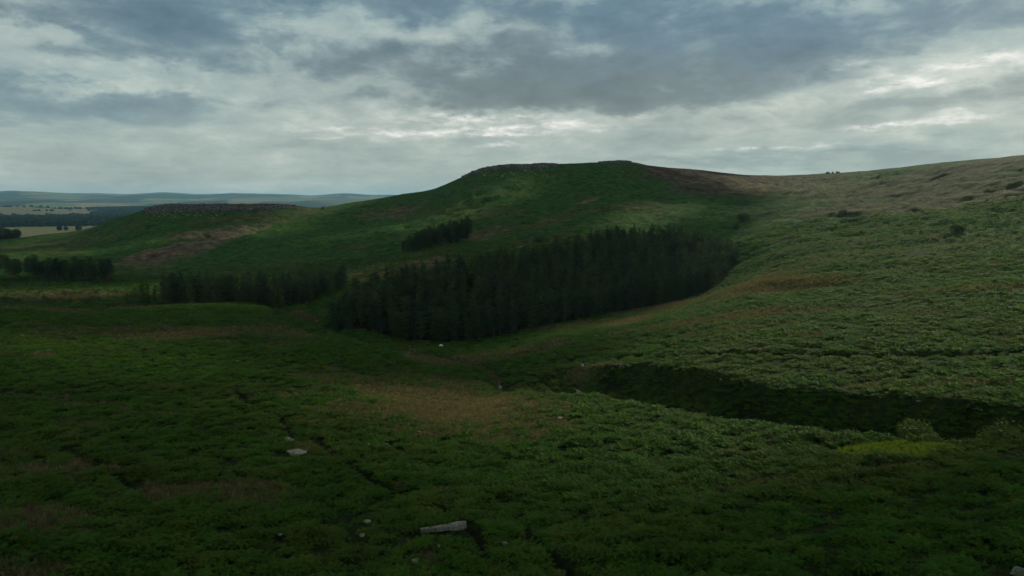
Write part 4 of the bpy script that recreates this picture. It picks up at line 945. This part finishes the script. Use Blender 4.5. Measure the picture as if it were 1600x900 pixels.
# darker thicket in front of the pale field, at the left edge
for k in range(14):
    px = rs.uniform(-12, 22); x_, y_ = wp(px, 370, 955+rs.uniform(-18, 30)); place_tree('tree', (SH[k % 3][0], SH[k % 3][1]), x_, y_, rs.uniform(3.2, 5), 'dark round tree beyond the spur at the left edge of the view', 'tree', 'dark trees beyond the spur at left', None, ('trunk', 'crown'))

# ------------------------------------------------------------------ cloud added out of view, shaped to shade the left and foreground
LIT = [(-58, 72), (0, 52), (45, 40), (420, 22), (1000, 400), (900, 1400), (330, 1400), (215, 900), (190, 640), (120, 420), (50, 240), (-12, 125)]
CH = 1500.0; ch_off = CH/math.tan(SUN_EL); ox, oy = ch_off*math.sin(SUN_AZ), ch_off*math.cos(SUN_AZ)
st = 22.0; gx = np.arange(-950, 260, st); gy = np.arange(-140, 1300, st); GX_, GY_ = np.meshgrid(gx, gy, indexing='ij')
wx_ = GX_+fbm(GX_, GY_, 160, 3, 801)*34*sst(GY_, 120, 300); wy_ = GY_+fbm(GX_, GY_, 160, 3, 811)*10
solid = ~(inside(wx_, wy_, LIT) | ((fbm(GX_+70, GY_, 105, 2, 841) > -.02) & (GY_ > 82))); solid[0] = solid[-1] = False; solid[:, 0] = solid[:, -1] = False
holes = np.argwhere(~solid); dist = np.zeros(solid.shape)
for i, j in np.argwhere(solid): dist[i, j] = math.sqrt(((holes-(i, j))**2).sum(1).min())*st
top = np.sqrt(dist/150.0)*70*(1+.5*fbm(GX_, GY_, 130, 4, 821)); bot = np.sqrt(dist/150.0)*2*(1+.8*fbm(GX_, GY_, 110, 4, 831))
V = []; Fc = []; idt = {}; idb = {}
for i in range(solid.shape[0]):
    for j in range(solid.shape[1]):
        near = solid[max(i-1, 0):i+2, max(j-1, 0):j+2].any()
        if not near: continue
        X0, Y0 = GX_[i, j]+ox, GY_[i, j]+oy
        idt[i, j] = len(V); V.append((X0, Y0, ZC-35+CH+top[i, j]))
        if solid[i, j]: idb[i, j] = len(V); V.append((X0, Y0, ZC-35+CH-bot[i, j]))
        else: idb[i, j] = idt[i, j]
for i in range(solid.shape[0]-1):
    for j in range(solid.shape[1]-1):
        q_ = [(i, j), (i+1, j), (i+1, j+1), (i, j+1)]
        if all(k_ in idt for k_ in q_) and any(solid[k_] for k_ in q_):
            Fc.append([idt[k_] for k_ in q_]); Fc.append([idb[k_] for k_ in reversed(q_)])
mc, q = new_mat('shade_cloud_vapour'); t = q.n('ShaderNodeTexCoord'); finish(mc, q, (.8, .82, .84, 1), 1.0, 0.0, None, ((.8, .82, .84, 1), .5))
me = mesh_np('shade_cloud', V, Fc); me.materials.append(mc); tag(link('shade_cloud', me), 'grey cloudbank added high out of view to shade the left half of the moor', 'shade_cloud', None, 'structure')

# ------------------------------------------------------------------ haze
bm = bmesh.new(); bmesh.ops.create_cube(bm, size=1); S = 19800*2
zlo = ZC+float(Zg.min())-1.0; zhi = ZC+float(Zg.max())+60
for v in bm.verts: v.co = (v.co.x*S, v.co.y*S, zlo if v.co.z < 0 else zhi)
me = bpy.data.meshes.new('haze'); bm.to_mesh(me); bm.free()
mh = bpy.data.materials.new('haze_air'); mh.use_nodes = True; h = mh.node_tree; h.nodes.clear()
pv = h.nodes.new('ShaderNodeVolumePrincipled'); ho = h.nodes.new('ShaderNodeOutputMaterial'); h.links.new(pv.outputs[0], ho.inputs['Volume'])
pv.inputs['Color'].default_value = (.34, .66, .98, 1); pv.inputs['Density'].default_value = 4.0e-5; pv.inputs['Anisotropy'].default_value = .2
mh.cycles.homogeneous_volume = True
me.materials.append(mh); tag(link('haze', me), 'thin blue air haze over the distant land', 'haze', None, 'stuff')
